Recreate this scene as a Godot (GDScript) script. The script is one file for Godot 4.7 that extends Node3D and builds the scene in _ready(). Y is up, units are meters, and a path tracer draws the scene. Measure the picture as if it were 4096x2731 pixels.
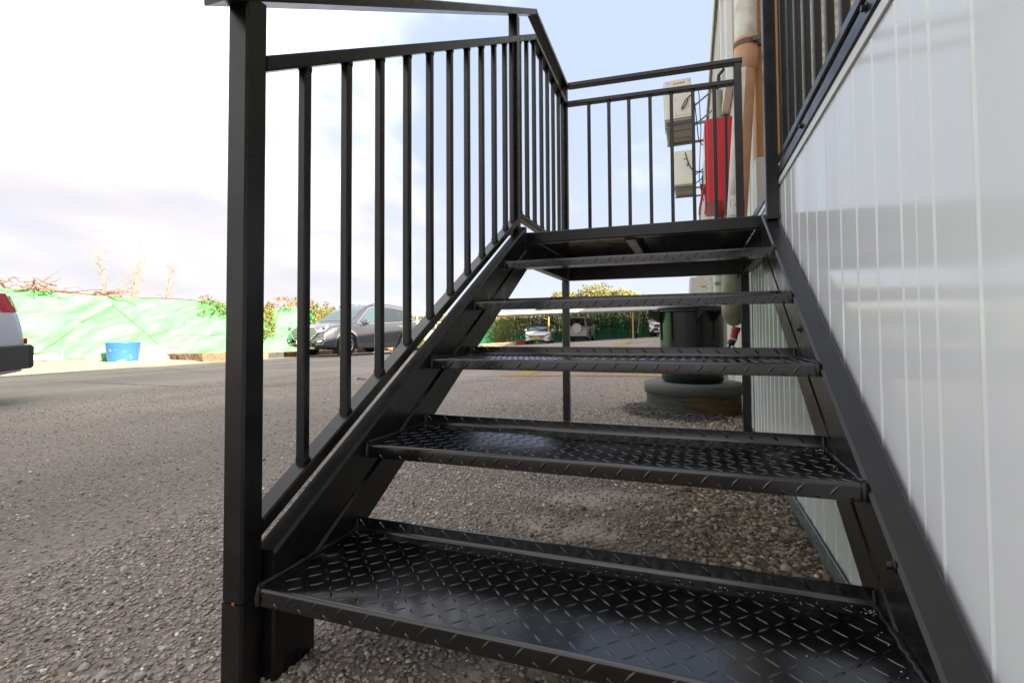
extends Node3D

# ------------------------------------------------------------------ helpers
var M := {}
var used := {}

func V(x: float, y: float, d: float) -> Vector3:
	return Vector3(x, y, -d)

func numbered(called: String) -> String:
	if not used.has(called):
		used[called] = 0
		return called
	used[called] += 1
	return "%s_%03d" % [called, used[called]]

func thing(called: String, label: String, category: String, at := Vector3.ZERO, turn := 0.0, group := "") -> Node3D:
	var o := Node3D.new()
	o.name = numbered(called)
	add_child(o)
	o.position = at
	o.rotation.y = turn
	tag(o, label, category, group)
	return o

func tag(o: Node, label: String, category: String, group := "") -> void:
	o.set_meta("label", label)
	o.set_meta("category", category)
	if group != "":
		o.set_meta("group", group)

func mb() -> SurfaceTool:
	var st := SurfaceTool.new()
	st.begin(Mesh.PRIMITIVE_TRIANGLES)
	st.set_smooth_group(-1)
	return st

func mesh_of(st: SurfaceTool) -> ArrayMesh:
	st.generate_normals()
	return st.commit()

func put(called: String, st: SurfaceTool, m: Material, parent: Node = null) -> MeshInstance3D:
	return put_mesh(called, mesh_of(st), m, parent)

func put_mesh(called: String, mesh: Mesh, m: Material, parent: Node = null) -> MeshInstance3D:
	var o := MeshInstance3D.new()
	o.mesh = mesh
	o.material_override = m
	if parent == null:
		o.name = numbered(called)
		add_child(o)
	else:
		var nm := called
		var k := 0
		while parent.has_node(NodePath(nm)):
			k += 1
			nm = "%s_%03d" % [called, k]
		o.name = nm
		parent.add_child(o)
	return o

func group_node(called: String, parent: Node) -> Node3D:
	var o := Node3D.new()
	var nm := called
	var k := 0
	while parent.has_node(NodePath(nm)):
		k += 1
		nm = "%s_%03d" % [called, k]
	o.name = nm
	parent.add_child(o)
	return o

func struct(called: String, st: SurfaceTool, m: Material) -> MeshInstance3D:
	var o := put(called, st, m)
	o.set_meta("kind", "structure")
	return o

# flat polygon (convex), turned to face away from c
func face(st: SurfaceTool, p: Array, c: Vector3) -> void:
	var mid := Vector3.ZERO
	for v in p: mid += v
	mid /= p.size()
	var n := Vector3.ZERO
	for i in p.size():
		n += (p[i] - mid).cross(p[(i + 1) % p.size()] - mid)
	var flip := n.dot(mid - c) > 0.0
	for i in range(1, p.size() - 1):
		st.add_vertex(p[0])
		if flip:
			st.add_vertex(p[i + 1]); st.add_vertex(p[i])
		else:
			st.add_vertex(p[i]); st.add_vertex(p[i + 1])

# bar with a chamfered rectangular section, w across, h along up; ends cut square to na / nb
func bar(st: SurfaceTool, a: Vector3, b: Vector3, w: float, h: float, up := Vector3.UP, ch := 0.003, na := Vector3.ZERO, nb := Vector3.ZERO) -> void:
	if a.distance_to(b) < 1e-5: return
	var d := (b - a).normalized()
	var s := d.cross(up).normalized()
	if s.length() < 0.5: s = Vector3.RIGHT if absf(d.x) < 0.9 else Vector3.BACK
	s = (s - d * s.dot(d)).normalized()
	var u := s.cross(d).normalized()
	if na == Vector3.ZERO: na = d
	if nb == Vector3.ZERO: nb = d
	var x := w / 2; var y := h / 2
	ch = minf(ch, minf(x, y) * 0.45)
	var sec := [Vector2(-x + ch, -y), Vector2(x - ch, -y), Vector2(x, -y + ch), Vector2(x, y - ch), Vector2(x - ch, y), Vector2(-x + ch, y), Vector2(-x, y - ch), Vector2(-x, -y + ch)]
	var A := []; var B := []
	for q in sec:
		var o: Vector3 = s * q.x + u * q.y
		A.append(a + o - d * (o.dot(na) / d.dot(na)))
		B.append(b + o - d * (o.dot(nb) / d.dot(nb)))
	var c := (a + b) / 2
	for i in 8:
		var j := (i + 1) % 8
		var m: Vector3 = (A[i] + B[j]) / 2
		face(st, [A[i], A[j], B[j], B[i]], m - (s * (sec[i].x + sec[j].x) + u * (sec[i].y + sec[j].y)))
	face(st, A, A[0] + d * 0.1); face(st, B, B[0] - d * 0.1)

func box(st: SurfaceTool, lo: Vector3, hi: Vector3, ch := 0.003) -> void:
	var a := Vector3((lo.x + hi.x) / 2, minf(lo.y, hi.y), (lo.z + hi.z) / 2)
	var b := Vector3(a.x, maxf(lo.y, hi.y), a.z)
	bar(st, a, b, absf(hi.z - lo.z), absf(hi.x - lo.x), Vector3.RIGHT, ch)

func tube(st: SurfaceTool, pts: Array, r: Array, n := 10, caps := true) -> void:
	st.set_smooth_group(0)
	var rings := []
	var ref := Vector3.UP
	for i in pts.size():
		var d: Vector3 = (pts[mini(i + 1, pts.size() - 1)] - pts[maxi(i - 1, 0)]).normalized()
		if absf(d.dot(ref)) > 0.95: ref = Vector3.RIGHT if absf(d.x) < 0.8 else Vector3.BACK
		var s := d.cross(ref).normalized(); var u := s.cross(d)
		var ring := []
		for k in n:
			var t := TAU * k / n
			ring.append(pts[i] + (s * cos(t) + u * sin(t)) * r[mini(i, r.size() - 1)])
		rings.append(ring)
	for i in pts.size() - 1:
		for k in n:
			var j := (k + 1) % n
			face(st, [rings[i][k], rings[i][j], rings[i + 1][j], rings[i + 1][k]], (pts[i] + pts[i + 1]) / 2)
	st.set_smooth_group(-1)
	if caps:
		face(st, rings[0], pts[1]); face(st, rings[-1], pts[-2])

# profile of (radius, y) spun round the y axis at o
func lathe(st: SurfaceTool, prof: Array, o := Vector3.ZERO, n := 32, sm := 0) -> void:
	st.set_smooth_group(sm)
	for i in prof.size() - 1:
		var p: Vector2 = prof[i]; var q: Vector2 = prof[i + 1]
		for k in n:
			var t := TAU * k / n; var t2 := TAU * (k + 1) / n
			var a := o + Vector3(cos(t) * p.x, p.y, sin(t) * p.x); var b := o + Vector3(cos(t2) * p.x, p.y, sin(t2) * p.x)
			var c := o + Vector3(cos(t2) * q.x, q.y, sin(t2) * q.x); var d := o + Vector3(cos(t) * q.x, q.y, sin(t) * q.x)
			var quad := [a, b, c, d]
			if p.x < 1e-5: quad = [a, c, d]
			elif q.x < 1e-5: quad = [a, b, d]
			# outward when the profile runs upwards on the outside
			var e := (q - p)
			var nrm := Vector2(e.y, -e.x)
			var mid := Vector3.ZERO
			for v in quad: mid += v
			mid /= quad.size()
			var tm := (t + t2) / 2
			face(st, quad, mid - (Vector3(cos(tm) * nrm.x, nrm.y, sin(tm) * nrm.x)))
	st.set_smooth_group(-1)

func prism(st: SurfaceTool, poly: PackedVector2Array, f: Callable, c: Vector3) -> void:
	# triangulated flat patch of a 2D polygon carried into space by f, facing away from c
	var ix := Geometry2D.triangulate_polygon(poly)
	for i in range(0, ix.size(), 3):
		face(st, [f.call(poly[ix[i]]), f.call(poly[ix[i + 1]]), f.call(poly[ix[i + 2]])], c)

func noise(sd: int, fr: float, type := FastNoiseLite.TYPE_SIMPLEX_SMOOTH, oct := 3) -> FastNoiseLite:
	var n := FastNoiseLite.new()
	n.seed = sd; n.frequency = fr; n.noise_type = type; n.fractal_octaves = oct
	return n

func lin(r: float, g: float, b: float) -> Color:
	return Color(r, g, b).linear_to_srgb()

func mat(c: Color, rough := 0.6, metal := 0.0, spec := 0.5) -> StandardMaterial3D:
	var m := StandardMaterial3D.new()
	m.albedo_color = c; m.roughness = rough; m.metallic = metal; m.metallic_specular = spec
	return m

# seamless grey noise turned into an albedo texture between two linear colours
func tex2(n: FastNoiseLite, size: int, a: Color, b: Color, gain := 1.0) -> ImageTexture:
	var im := n.get_seamless_image(size, size)
	im.convert(Image.FORMAT_RGB8)
	for y in size:
		for x in size:
			var t := clampf((im.get_pixel(x, y).r - 0.5) * gain + 0.5, 0, 1)
			im.set_pixel(x, y, a.lerp(b, t).linear_to_srgb())
	return ImageTexture.create_from_image(im)

func bumps(n: FastNoiseLite, size: int, k: float) -> ImageTexture:
	var im := n.get_seamless_image(size, size)
	im.convert(Image.FORMAT_RGB8)
	im.bump_map_to_normal_map(k)
	return ImageTexture.create_from_image(im)

func tri(m: StandardMaterial3D, s: float) -> StandardMaterial3D:
	m.uv1_triplanar = true; m.uv1_world_triplanar = true
	m.uv1_scale = Vector3(s, s, s)
	return m

func ground_y(x: float, d: float) -> float:
	var xc := clampf(x, -16.0, 3.0)
	var near := 0.018 * minf(xc, 0.0)
	if xc > -1.5 and xc < 0.0: near = 0.018 * xc * (-xc / 1.5)
	var far := 0.0575 * (xc + 4.6)
	return lerpf(near, far, smoothstep(13.0, 31.0, d))

func G(x: float, d: float, up := 0.0) -> Vector3:
	return V(x, ground_y(x, d) + up, d)

# ------------------------------------------------------------------ materials
func make_materials() -> void:
	var rn := noise(5, 0.02, FastNoiseLite.TYPE_SIMPLEX_SMOOTH, 4)
	var paint := mat(lin(0.021, 0.021, 0.0225), 0.38)
	paint.albedo_texture = tex2(noise(6, 0.025, FastNoiseLite.TYPE_SIMPLEX_SMOOTH, 5), 256, Color(0.18, 0.18, 0.19), Color(0.5, 0.48, 0.46), 1.5)
	paint.roughness_texture = tex2(rn, 256, Color(0.55, 0.55, 0.55), Color(1, 1, 1), 1.6)
	paint.roughness = 0.34
	paint.metallic_specular = 0.5
	M.black = tri(paint, 1.7)
	var tread := mat(lin(0.05, 0.046, 0.042), 0.42)
	var dn := noise(9, 0.014, FastNoiseLite.TYPE_SIMPLEX_SMOOTH, 5)
	var dg := noise(10, 0.22, FastNoiseLite.TYPE_SIMPLEX, 2)
	var di := Image.create(512, 512, false, Image.FORMAT_RGB8)
	for y in 512:
		for x in 512:
			var a := smoothstep(0.05, 0.6, dn.get_noise_2d(x, y)) * (0.5 + 0.5 * dg.get_noise_2d(x, y)) + (0.35 if dg.get_noise_2d(x * 1.3 + 900.0, y * 1.3) > 0.62 else 0.0)
			var v := clampf(0.055 + 0.2 * a, 0, 1)
			di.set_pixel(x, y, Color(v, v, v).linear_to_srgb())
	tread.albedo_texture = ImageTexture.create_from_image(di)
	tread.roughness_texture = tex2(noise(8, 0.012), 256, Color(0.4, 0.4, 0.4), Color(0.9, 0.9, 0.9), 1.6)
	tread.roughness = 0.2
	tread.metallic_specular = 0.62
	M.tread = tri(tread, 2.3)
	M.weld = mat(lin(0.012, 0.012, 0.0125), 0.28)
	M.bolt = mat(lin(0.03, 0.026, 0.024), 0.4, 0.4)
	M.fleck = mat(lin(0.6, 0.6, 0.6), 0.4)
	M.rust = mat(lin(0.32, 0.12, 0.03), 0.9)
	var pan := mat(lin(0.82, 0.838, 0.86), 0.16)
	pan.normal_enabled = true
	pan.normal_texture = bumps(noise(11, 0.006, FastNoiseLite.TYPE_SIMPLEX_SMOOTH, 2), 256, 2.0)
	pan.normal_scale = 0.05
	pan.roughness_texture = tex2(noise(12, 0.01), 256, Color(0.5, 0.5, 0.5), Color(1, 1, 1), 1.5)
	pan.roughness = 0.13
	M.panel = tri(pan, 0.9)
	M.trim = mat(lin(0.78, 0.78, 0.77), 0.35)
	var galv := mat(lin(0.32, 0.35, 0.37), 0.45, 0.7)
	galv.albedo_texture = tex2(noise(14, 0.03, FastNoiseLite.TYPE_CELLULAR, 1), 256, Color(0.55, 0.58, 0.6), Color(1, 1, 1), 1.3)
	M.galv = tri(galv, 4.0)
	var bw := mat(lin(0.62, 0.61, 0.57), 0.5)
	bw.albedo_texture = tex2(noise(15, 0.008, FastNoiseLite.TYPE_SIMPLEX_SMOOTH, 5), 256, Color(0.72, 0.70, 0.66), Color(1, 1, 1), 1.4)
	M.facade = tri(bw, 0.5)
	var stip := mat(lin(0.55, 0.51, 0.42), 0.7)
	stip.normal_enabled = true
	stip.normal_texture = bumps(noise(16, 0.035, FastNoiseLite.TYPE_CELLULAR, 1), 256, 8.0)
	M.stipple = tri(stip, 2.2)
	M.roof = mat(lin(0.5, 0.5, 0.48), 0.6)
	var wood := mat(lin(0.42, 0.2, 0.06), 0.65)
	M.wood_strip = wood
	var pv := mat(lin(0.7, 0.68, 0.62), 0.4)
	pv.albedo_texture = tex2(noise(17, 0.012, FastNoiseLite.TYPE_SIMPLEX_SMOOTH, 5), 256, Color(0.6, 0.56, 0.48), Color(1, 1, 1), 2.4)
	M.pipe_white = tri(pv, 1.4)
	var po := mat(lin(0.62, 0.34, 0.20), 0.4)
	po.albedo_texture = tex2(noise(18, 0.012, FastNoiseLite.TYPE_SIMPLEX_SMOOTH, 5), 256, Color(0.75, 0.7, 0.65), Color(1, 1, 1), 1.6)
	M.pipe_orange = tri(po, 1.4)
	var pg := mat(lin(0.36, 0.36, 0.29), 0.45)
	pg.albedo_texture = tex2(noise(19, 0.015, FastNoiseLite.TYPE_SIMPLEX_SMOOTH, 5), 256, Color(0.6, 0.55, 0.42), Color(1, 1, 1), 2.0)
	M.pipe_grey = tri(pg, 1.8)
	M.rusty_strap = mat(lin(0.14, 0.10, 0.075), 0.6, 0.4)
	M.red_plastic = mat(lin(0.5, 0.06, 0.06), 0.4)
	M.black_plastic = mat(lin(0.02, 0.021, 0.023), 0.4)
	M.cabinet = mat(lin(0.55, 0.012, 0.025), 0.28)
	M.sign_white = mat(lin(0.75, 0.75, 0.74), 0.5)
	M.sign_red = mat(lin(0.62, 0.05, 0.08), 0.5)
	M.teal = mat(lin(0.1, 0.5, 0.42), 0.5)
	M.ac = tri(mat(lin(0.76, 0.74, 0.68), 0.45), 1.0)
	M.ac_grey = mat(lin(0.55, 0.54, 0.52), 0.4)
	M.ac_under = mat(lin(0.33, 0.31, 0.27), 0.6)
	M.label_yellow = mat(lin(0.8, 0.6, 0.02), 0.5)
	M.ink = mat(lin(0.03, 0.03, 0.03), 0.6)
	M.orange_ink = mat(lin(0.5, 0.2, 0.08), 0.6)
	M.conduit = mat(lin(0.3, 0.33, 0.27), 0.5)
	M.bin = tri(mat(lin(0.009, 0.011, 0.010), 0.3), 1.0)
	var ring := mat(lin(0.15, 0.095, 0.05), 0.65)
	var rim := Image.create(256, 256, false, Image.FORMAT_RGB8)
	var nr := noise(21, 0.02, FastNoiseLite.TYPE_SIMPLEX_SMOOTH, 4)
	for y in 256:
		for x in 256:
			var s := clampf(nr.get_noise_2d(x * 0.35, y * 6.0) * 1.2 + 0.62, 0.2, 1.0)
			rim.set_pixel(x, y, Color(s, s, s).linear_to_srgb())
	ring.albedo_texture = ImageTexture.create_from_image(rim)
	ring.vertex_color_use_as_albedo = true
	M.ring = tri(ring, 2.0)
	# asphalt: aggregate cells
	var size := 512
	var cv := noise(31, 0.10, FastNoiseLite.TYPE_CELLULAR, 1)
	cv.fractal_type = FastNoiseLite.FRACTAL_NONE
	cv.cellular_return_type = FastNoiseLite.RETURN_CELL_VALUE
	var cd := noise(31, 0.10, FastNoiseLite.TYPE_CELLULAR, 1)
	cd.fractal_type = FastNoiseLite.FRACTAL_NONE
	cd.cellular_return_type = FastNoiseLite.RETURN_DISTANCE
	var fine := noise(33, 0.2, FastNoiseLite.TYPE_SIMPLEX, 2)
	var iv := cv.get_seamless_image(size, size, false, false, 0.1, true)
	var idd := cd.get_seamless_image(size, size, false, false, 0.1, true)
	var iff := fine.get_seamless_image(size, size)
	iv.convert(Image.FORMAT_RGB8); idd.convert(Image.FORMAT_RGB8); iff.convert(Image.FORMAT_RGB8)
	var al := Image.create(size, size, false, Image.FORMAT_RGB8)
	var ht := Image.create(size, size, false, Image.FORMAT_RGB8)
	for y in size:
		for x in size:
			var v := iv.get_pixel(x, y).r
			var e := idd.get_pixel(x, y).r
			var f := iff.get_pixel(x, y).r
			var stone := 1.0 - smoothstep(0.35, 0.8, e)
			var shade := lerpf(0.56, 0.66 + 0.34 * v, stone) * (0.82 + 0.36 * f)
			var warm := 0.04 * (v - 0.5)
			al.set_pixel(x, y, Color(clampf(shade + warm, 0, 1), shade, clampf(shade - warm, 0, 1)).linear_to_srgb())
			var hh := clampf(stone * (0.55 + 0.45 * v) + 0.15 * f, 0, 1)
			ht.set_pixel(x, y, Color(hh, hh, hh))
	ht.bump_map_to_normal_map(5.0)
	var asp := mat(lin(0.61, 0.51, 0.425), 0.85)
	asp.albedo_texture = ImageTexture.create_from_image(al)
	asp.normal_enabled = true
	asp.normal_texture = ImageTexture.create_from_image(ht)
	asp.normal_scale = 0.7
	asp.vertex_color_use_as_albedo = true
	M.asphalt = tri(asp, 1.35)
	var st := mat(Color.WHITE, 0.9)
	st.vertex_color_use_as_albedo = true
	M.stone = st
	var dirt := mat(lin(0.5, 0.42, 0.32), 0.95)
	dirt.albedo_texture = tex2(noise(35, 0.03, FastNoiseLite.TYPE_SIMPLEX_SMOOTH, 5), 256, Color(0.62, 0.58, 0.5), Color(1, 1, 1), 2.0)
	M.dirt = tri(dirt, 0.7)
	var yl := mat(lin(0.5, 0.32, 0.03), 0.75)
	yl.albedo_texture = tex2(noise(36, 0.06, FastNoiseLite.TYPE_SIMPLEX_SMOOTH, 4), 256, Color(0.6, 0.6, 0.6), Color(1, 1, 1), 2.0)
	M.yellow = tri(yl, 1.0)
	var tarp := mat(lin(0.118, 0.50, 0.18), 0.7)
	tarp.backlight_enabled = true
	tarp.backlight = Color(0.1, 0.25, 0.12)
	M.tarp = tarp
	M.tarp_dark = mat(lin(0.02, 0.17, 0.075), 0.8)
	M.rope = mat(lin(0.18, 0.34, 0.16), 0.8)
	M.white_sheet = mat(lin(0.75, 0.72, 0.66), 0.7)
	M.dark_pipe = mat(lin(0.08, 0.06, 0.05), 0.7)
	M.twig = mat(lin(0.17, 0.11, 0.08), 0.9)
	M.pale_bark = mat(lin(0.36, 0.24, 0.18), 0.9)
	var tub := mat(lin(0.035, 0.15, 0.5), 0.4)
	tub.albedo_texture = tex2(noise(41, 0.02, FastNoiseLite.TYPE_SIMPLEX_SMOOTH, 3), 256, Color(0.9, 0.95, 1), Color(1, 1, 1), 1.0)
	M.blue_tub = tub
	M.green_stain = mat(lin(0.09, 0.27, 0.36), 0.8)
	M.green_tub = mat(lin(0.02, 0.2, 0.1), 0.5)
	var rock := mat(lin(0.6, 0.53, 0.42), 0.95)
	rock.albedo_texture = tex2(noise(42, 0.03, FastNoiseLite.TYPE_CELLULAR, 3), 256, Color(0.6, 0.55, 0.45), Color(1, 1, 1), 1.6)
	M.rock = tri(rock, 1.2)
	var slp := mat(lin(0.22, 0.15, 0.1), 0.9)
	slp.albedo_texture = tex2(noise(43, 0.03, FastNoiseLite.TYPE_SIMPLEX_SMOOTH, 5), 256, Color(0.45, 0.42, 0.4), Color(1, 1, 1), 2.0)
	M.sleeper = tri(slp, 1.6)
	M.kerb_red = tri(mat(lin(0.45, 0.2, 0.13), 0.85), 1.0)
	M.kerb_dark = tri(mat(lin(0.06, 0.06, 0.06), 0.85), 1.0)
	var leaf := mat(Color.WHITE, 0.7)
	leaf.vertex_color_use_as_albedo = true
	leaf.backlight_enabled = true
	leaf.backlight = Color(0.25, 0.25, 0.1)
	leaf.cull_mode = BaseMaterial3D.CULL_DISABLED
	M.leaf = leaf
	M.bark = mat(lin(0.11, 0.085, 0.06), 0.9)
	M.carport_roof = mat(lin(0.6, 0.61, 0.62), 0.5)
	M.carport_post = mat(lin(0.46, 0.30, 0.11), 0.6)
	M.rag = mat(lin(0.75, 0.75, 0.74), 0.9)
	# cars
	M.grey_paint = mat(lin(0.085, 0.093, 0.122), 0.35, 0.5)
	M.grey_paint.clearcoat_enabled = true
	M.grey_paint.clearcoat = 1.0
	M.grey_paint.clearcoat_roughness = 0.06
	M.white_paint = mat(lin(0.72, 0.72, 0.72), 0.3)
	M.white_paint.clearcoat_enabled = true
	M.white_paint.clearcoat_roughness = 0.06
	M.silver_paint = mat(lin(0.52, 0.56, 0.66), 0.3, 0.3)
	M.silver_paint.clearcoat_enabled = true
	M.silver_paint.clearcoat_roughness = 0.06
	M.dark_paint = mat(lin(0.02, 0.021, 0.025), 0.25)
	M.glass_dark = mat(lin(0.02, 0.028, 0.035), 0.05, 0.0, 0.8)
	M.glass_blue = mat(lin(0.05, 0.09, 0.12), 0.05, 0.0, 0.8)
	M.tyre = mat(lin(0.02, 0.02, 0.021), 0.8)
	M.rim = mat(lin(0.5, 0.5, 0.52), 0.25, 0.9)
	M.chrome = mat(lin(0.62, 0.62, 0.64), 0.3, 0.7)
	M.cladding = mat(lin(0.05, 0.052, 0.056), 0.6)
	M.grey_cladding = mat(lin(0.12, 0.125, 0.13), 0.55)
	M.lamp_red = mat(lin(0.45, 0.01, 0.02), 0.12)
	M.lamp_clear = mat(lin(0.6, 0.62, 0.65), 0.1, 0.4)
	M.plate = mat(lin(0.75, 0.4, 0.02), 0.5)
	M.plate_blue = mat(lin(0.7, 0.72, 0.8), 0.5)
	M.trailer_grey = mat(lin(0.42, 0.45, 0.42), 0.5)
	M.trailer_green = mat(lin(0.12, 0.4, 0.25), 0.6)
	M.rail_white = mat(lin(0.65, 0.68, 0.7), 0.4)

# ------------------------------------------------------------------ ready
func _ready() -> void:
	# camera
	var cam := Camera3D.new()
	cam.name = "camera"
	var near := 0.05
	cam.set_frustum(1568.0 / 1159.94 * near, Vector2(0, -57.892 / 1159.94 * near), near, 900.0)
	var yaw := deg_to_rad(-19.5356); var pitch := deg_to_rad(1.7807); var roll := deg_to_rad(-0.3402)
	var fwd := V(sin(yaw) * cos(pitch), sin(pitch), cos(yaw) * cos(pitch))
	var rt0 := V(cos(yaw), 0, -sin(yaw))
	var up0 := rt0.cross(fwd)
	var rt := rt0 * cos(roll) + up0 * sin(roll)
	var up := -rt0 * sin(roll) + up0 * cos(roll)
	cam.transform = Transform3D(Basis(rt, up, -fwd), V(0.66840, 0.58329, -0.64249))
	add_child(cam)
	cam.current = true
	# sky
	var env := Environment.new()
	env.background_mode = Environment.BG_SKY
	env.sky = Sky.new()
	env.sky.sky_material = sky_material()
	env.tonemap_mode = Environment.TONE_MAPPER_LINEAR
	env.tonemap_exposure = EXPOSURE
	env.sdfgi_enabled = true; env.ssao_enabled = true; env.ssil_enabled = true
	var we := WorldEnvironment.new()
	we.name = "world_environment"
	we.environment = env
	add_child(we)
	# sun, behind the prefab building on the right
	var sun := DirectionalLight3D.new()
	sun.name = "sun"
	sun.light_energy = SUN
	sun.light_color = Color(1.0, 0.93, 0.82)
	sun.light_angular_distance = 0.5
	sun.shadow_enabled = true
	var dir := V(-0.9, -0.40, 0.33).normalized()
	sun.transform = Transform3D(Basis.looking_at(dir, Vector3.UP), Vector3(0, 20, 0))
	add_child(sun)
	make_materials()
	make_ground()
	make_building()
	make_panel_wall()
	make_fence()
	make_staircase()
	make_deck_railing()
	make_downpipe()
	make_cabinet()
	make_air_conditioners()
	make_bin()
	make_cars()
	make_trailer()
	make_carport()
	make_vegetation()
	make_fence_side()
	make_debris()

const EXPOSURE := 4.3
const SUN := 1.5

func sky_material() -> PanoramaSkyMaterial:
	var w := 1536; var h := 768
	var im := Image.create(w, h, false, Image.FORMAT_RGBF)
	var n1 := noise(101, 1.7, FastNoiseLite.TYPE_SIMPLEX_SMOOTH, 5)
	var n2 := noise(102, 0.8, FastNoiseLite.TYPE_SIMPLEX_SMOOTH, 3)
	var n3 := noise(103, 5.5, FastNoiseLite.TYPE_SIMPLEX_SMOOTH, 4)
	for y in h:
		var el := PI * (0.5 - (y + 0.5) / h)
		for x in w:
			var az := TAU * (x + 0.5) / w
			if el < -0.02:
				im.set_pixel(x, y, Color(0.16, 0.15, 0.14))
				continue
			var d := Vector3(sin(az) * cos(el), sin(el), -cos(az) * cos(el))
			# clouds drawn out as layers: look them up on a flat sheet overhead
			var lav := smoothstep(0.42, 0.2, el + 0.12 * n2.get_noise_3d(d.x * 2.0, d.y * 4.0, d.z * 2.0))
			var p := d / (d.y + 0.22)
			var big := n2.get_noise_3d(p.x * 0.9, p.z * 0.9, 3.0)
			var med := n1.get_noise_3d(p.x * 0.8 + 2.0, p.z * 0.5, 7.0)
			var thin := n3.get_noise_3d(p.x * 0.5, p.z * 0.28, 1.0)
			# the cloud bank lies to the left of the building, clear air along it and behind
			var bank := -0.12 + 0.95 * smoothstep(0.04, 0.66, 1.0 - cos(az - 0.3)) + 0.10 * (1.0 - smoothstep(0.0, 0.25, el))
			var cover := clampf(bank + 0.42 * big + 0.5 * med + 0.26 * thin + 0.3 * maxf(0.0, thin - 0.05), 0.0, 1.0)
			cover = smoothstep(0.0, 0.95, cover)
			var hz := pow(1.0 - clampf(d.y, 0, 1), 5.0)
			var blue := Color(0.152, 0.182, 0.245).lerp(Color(0.222, 0.229, 0.25), hz).lerp(Color(0.105, 0.14, 0.22), smoothstep(0.75, 1.25, el))
			var tone := 0.5 + 0.5 * clampf(med * 1.7 + thin * 0.7 + 0.12, -1, 1)
			var white := Color(0.212, 0.203, 0.211).lerp(Color(0.56, 0.545, 0.535), pow(tone, 1.3) * (1.0 - 0.85 * lav))
			var c := blue.lerp(white, cover)
			im.set_pixel(x, y, c)
	var m := PanoramaSkyMaterial.new()
	m.panorama = ImageTexture.create_from_image(im)
	return m

# ------------------------------------------------------------------ ground
func axis(parts: Array) -> Array:
	var a := []
	for p in parts:
		var x: float = p[0]
		while x < p[1] - 1e-4:
			a.append(x); x += p[2]
	a.append(parts[-1][1])
	return a

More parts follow.
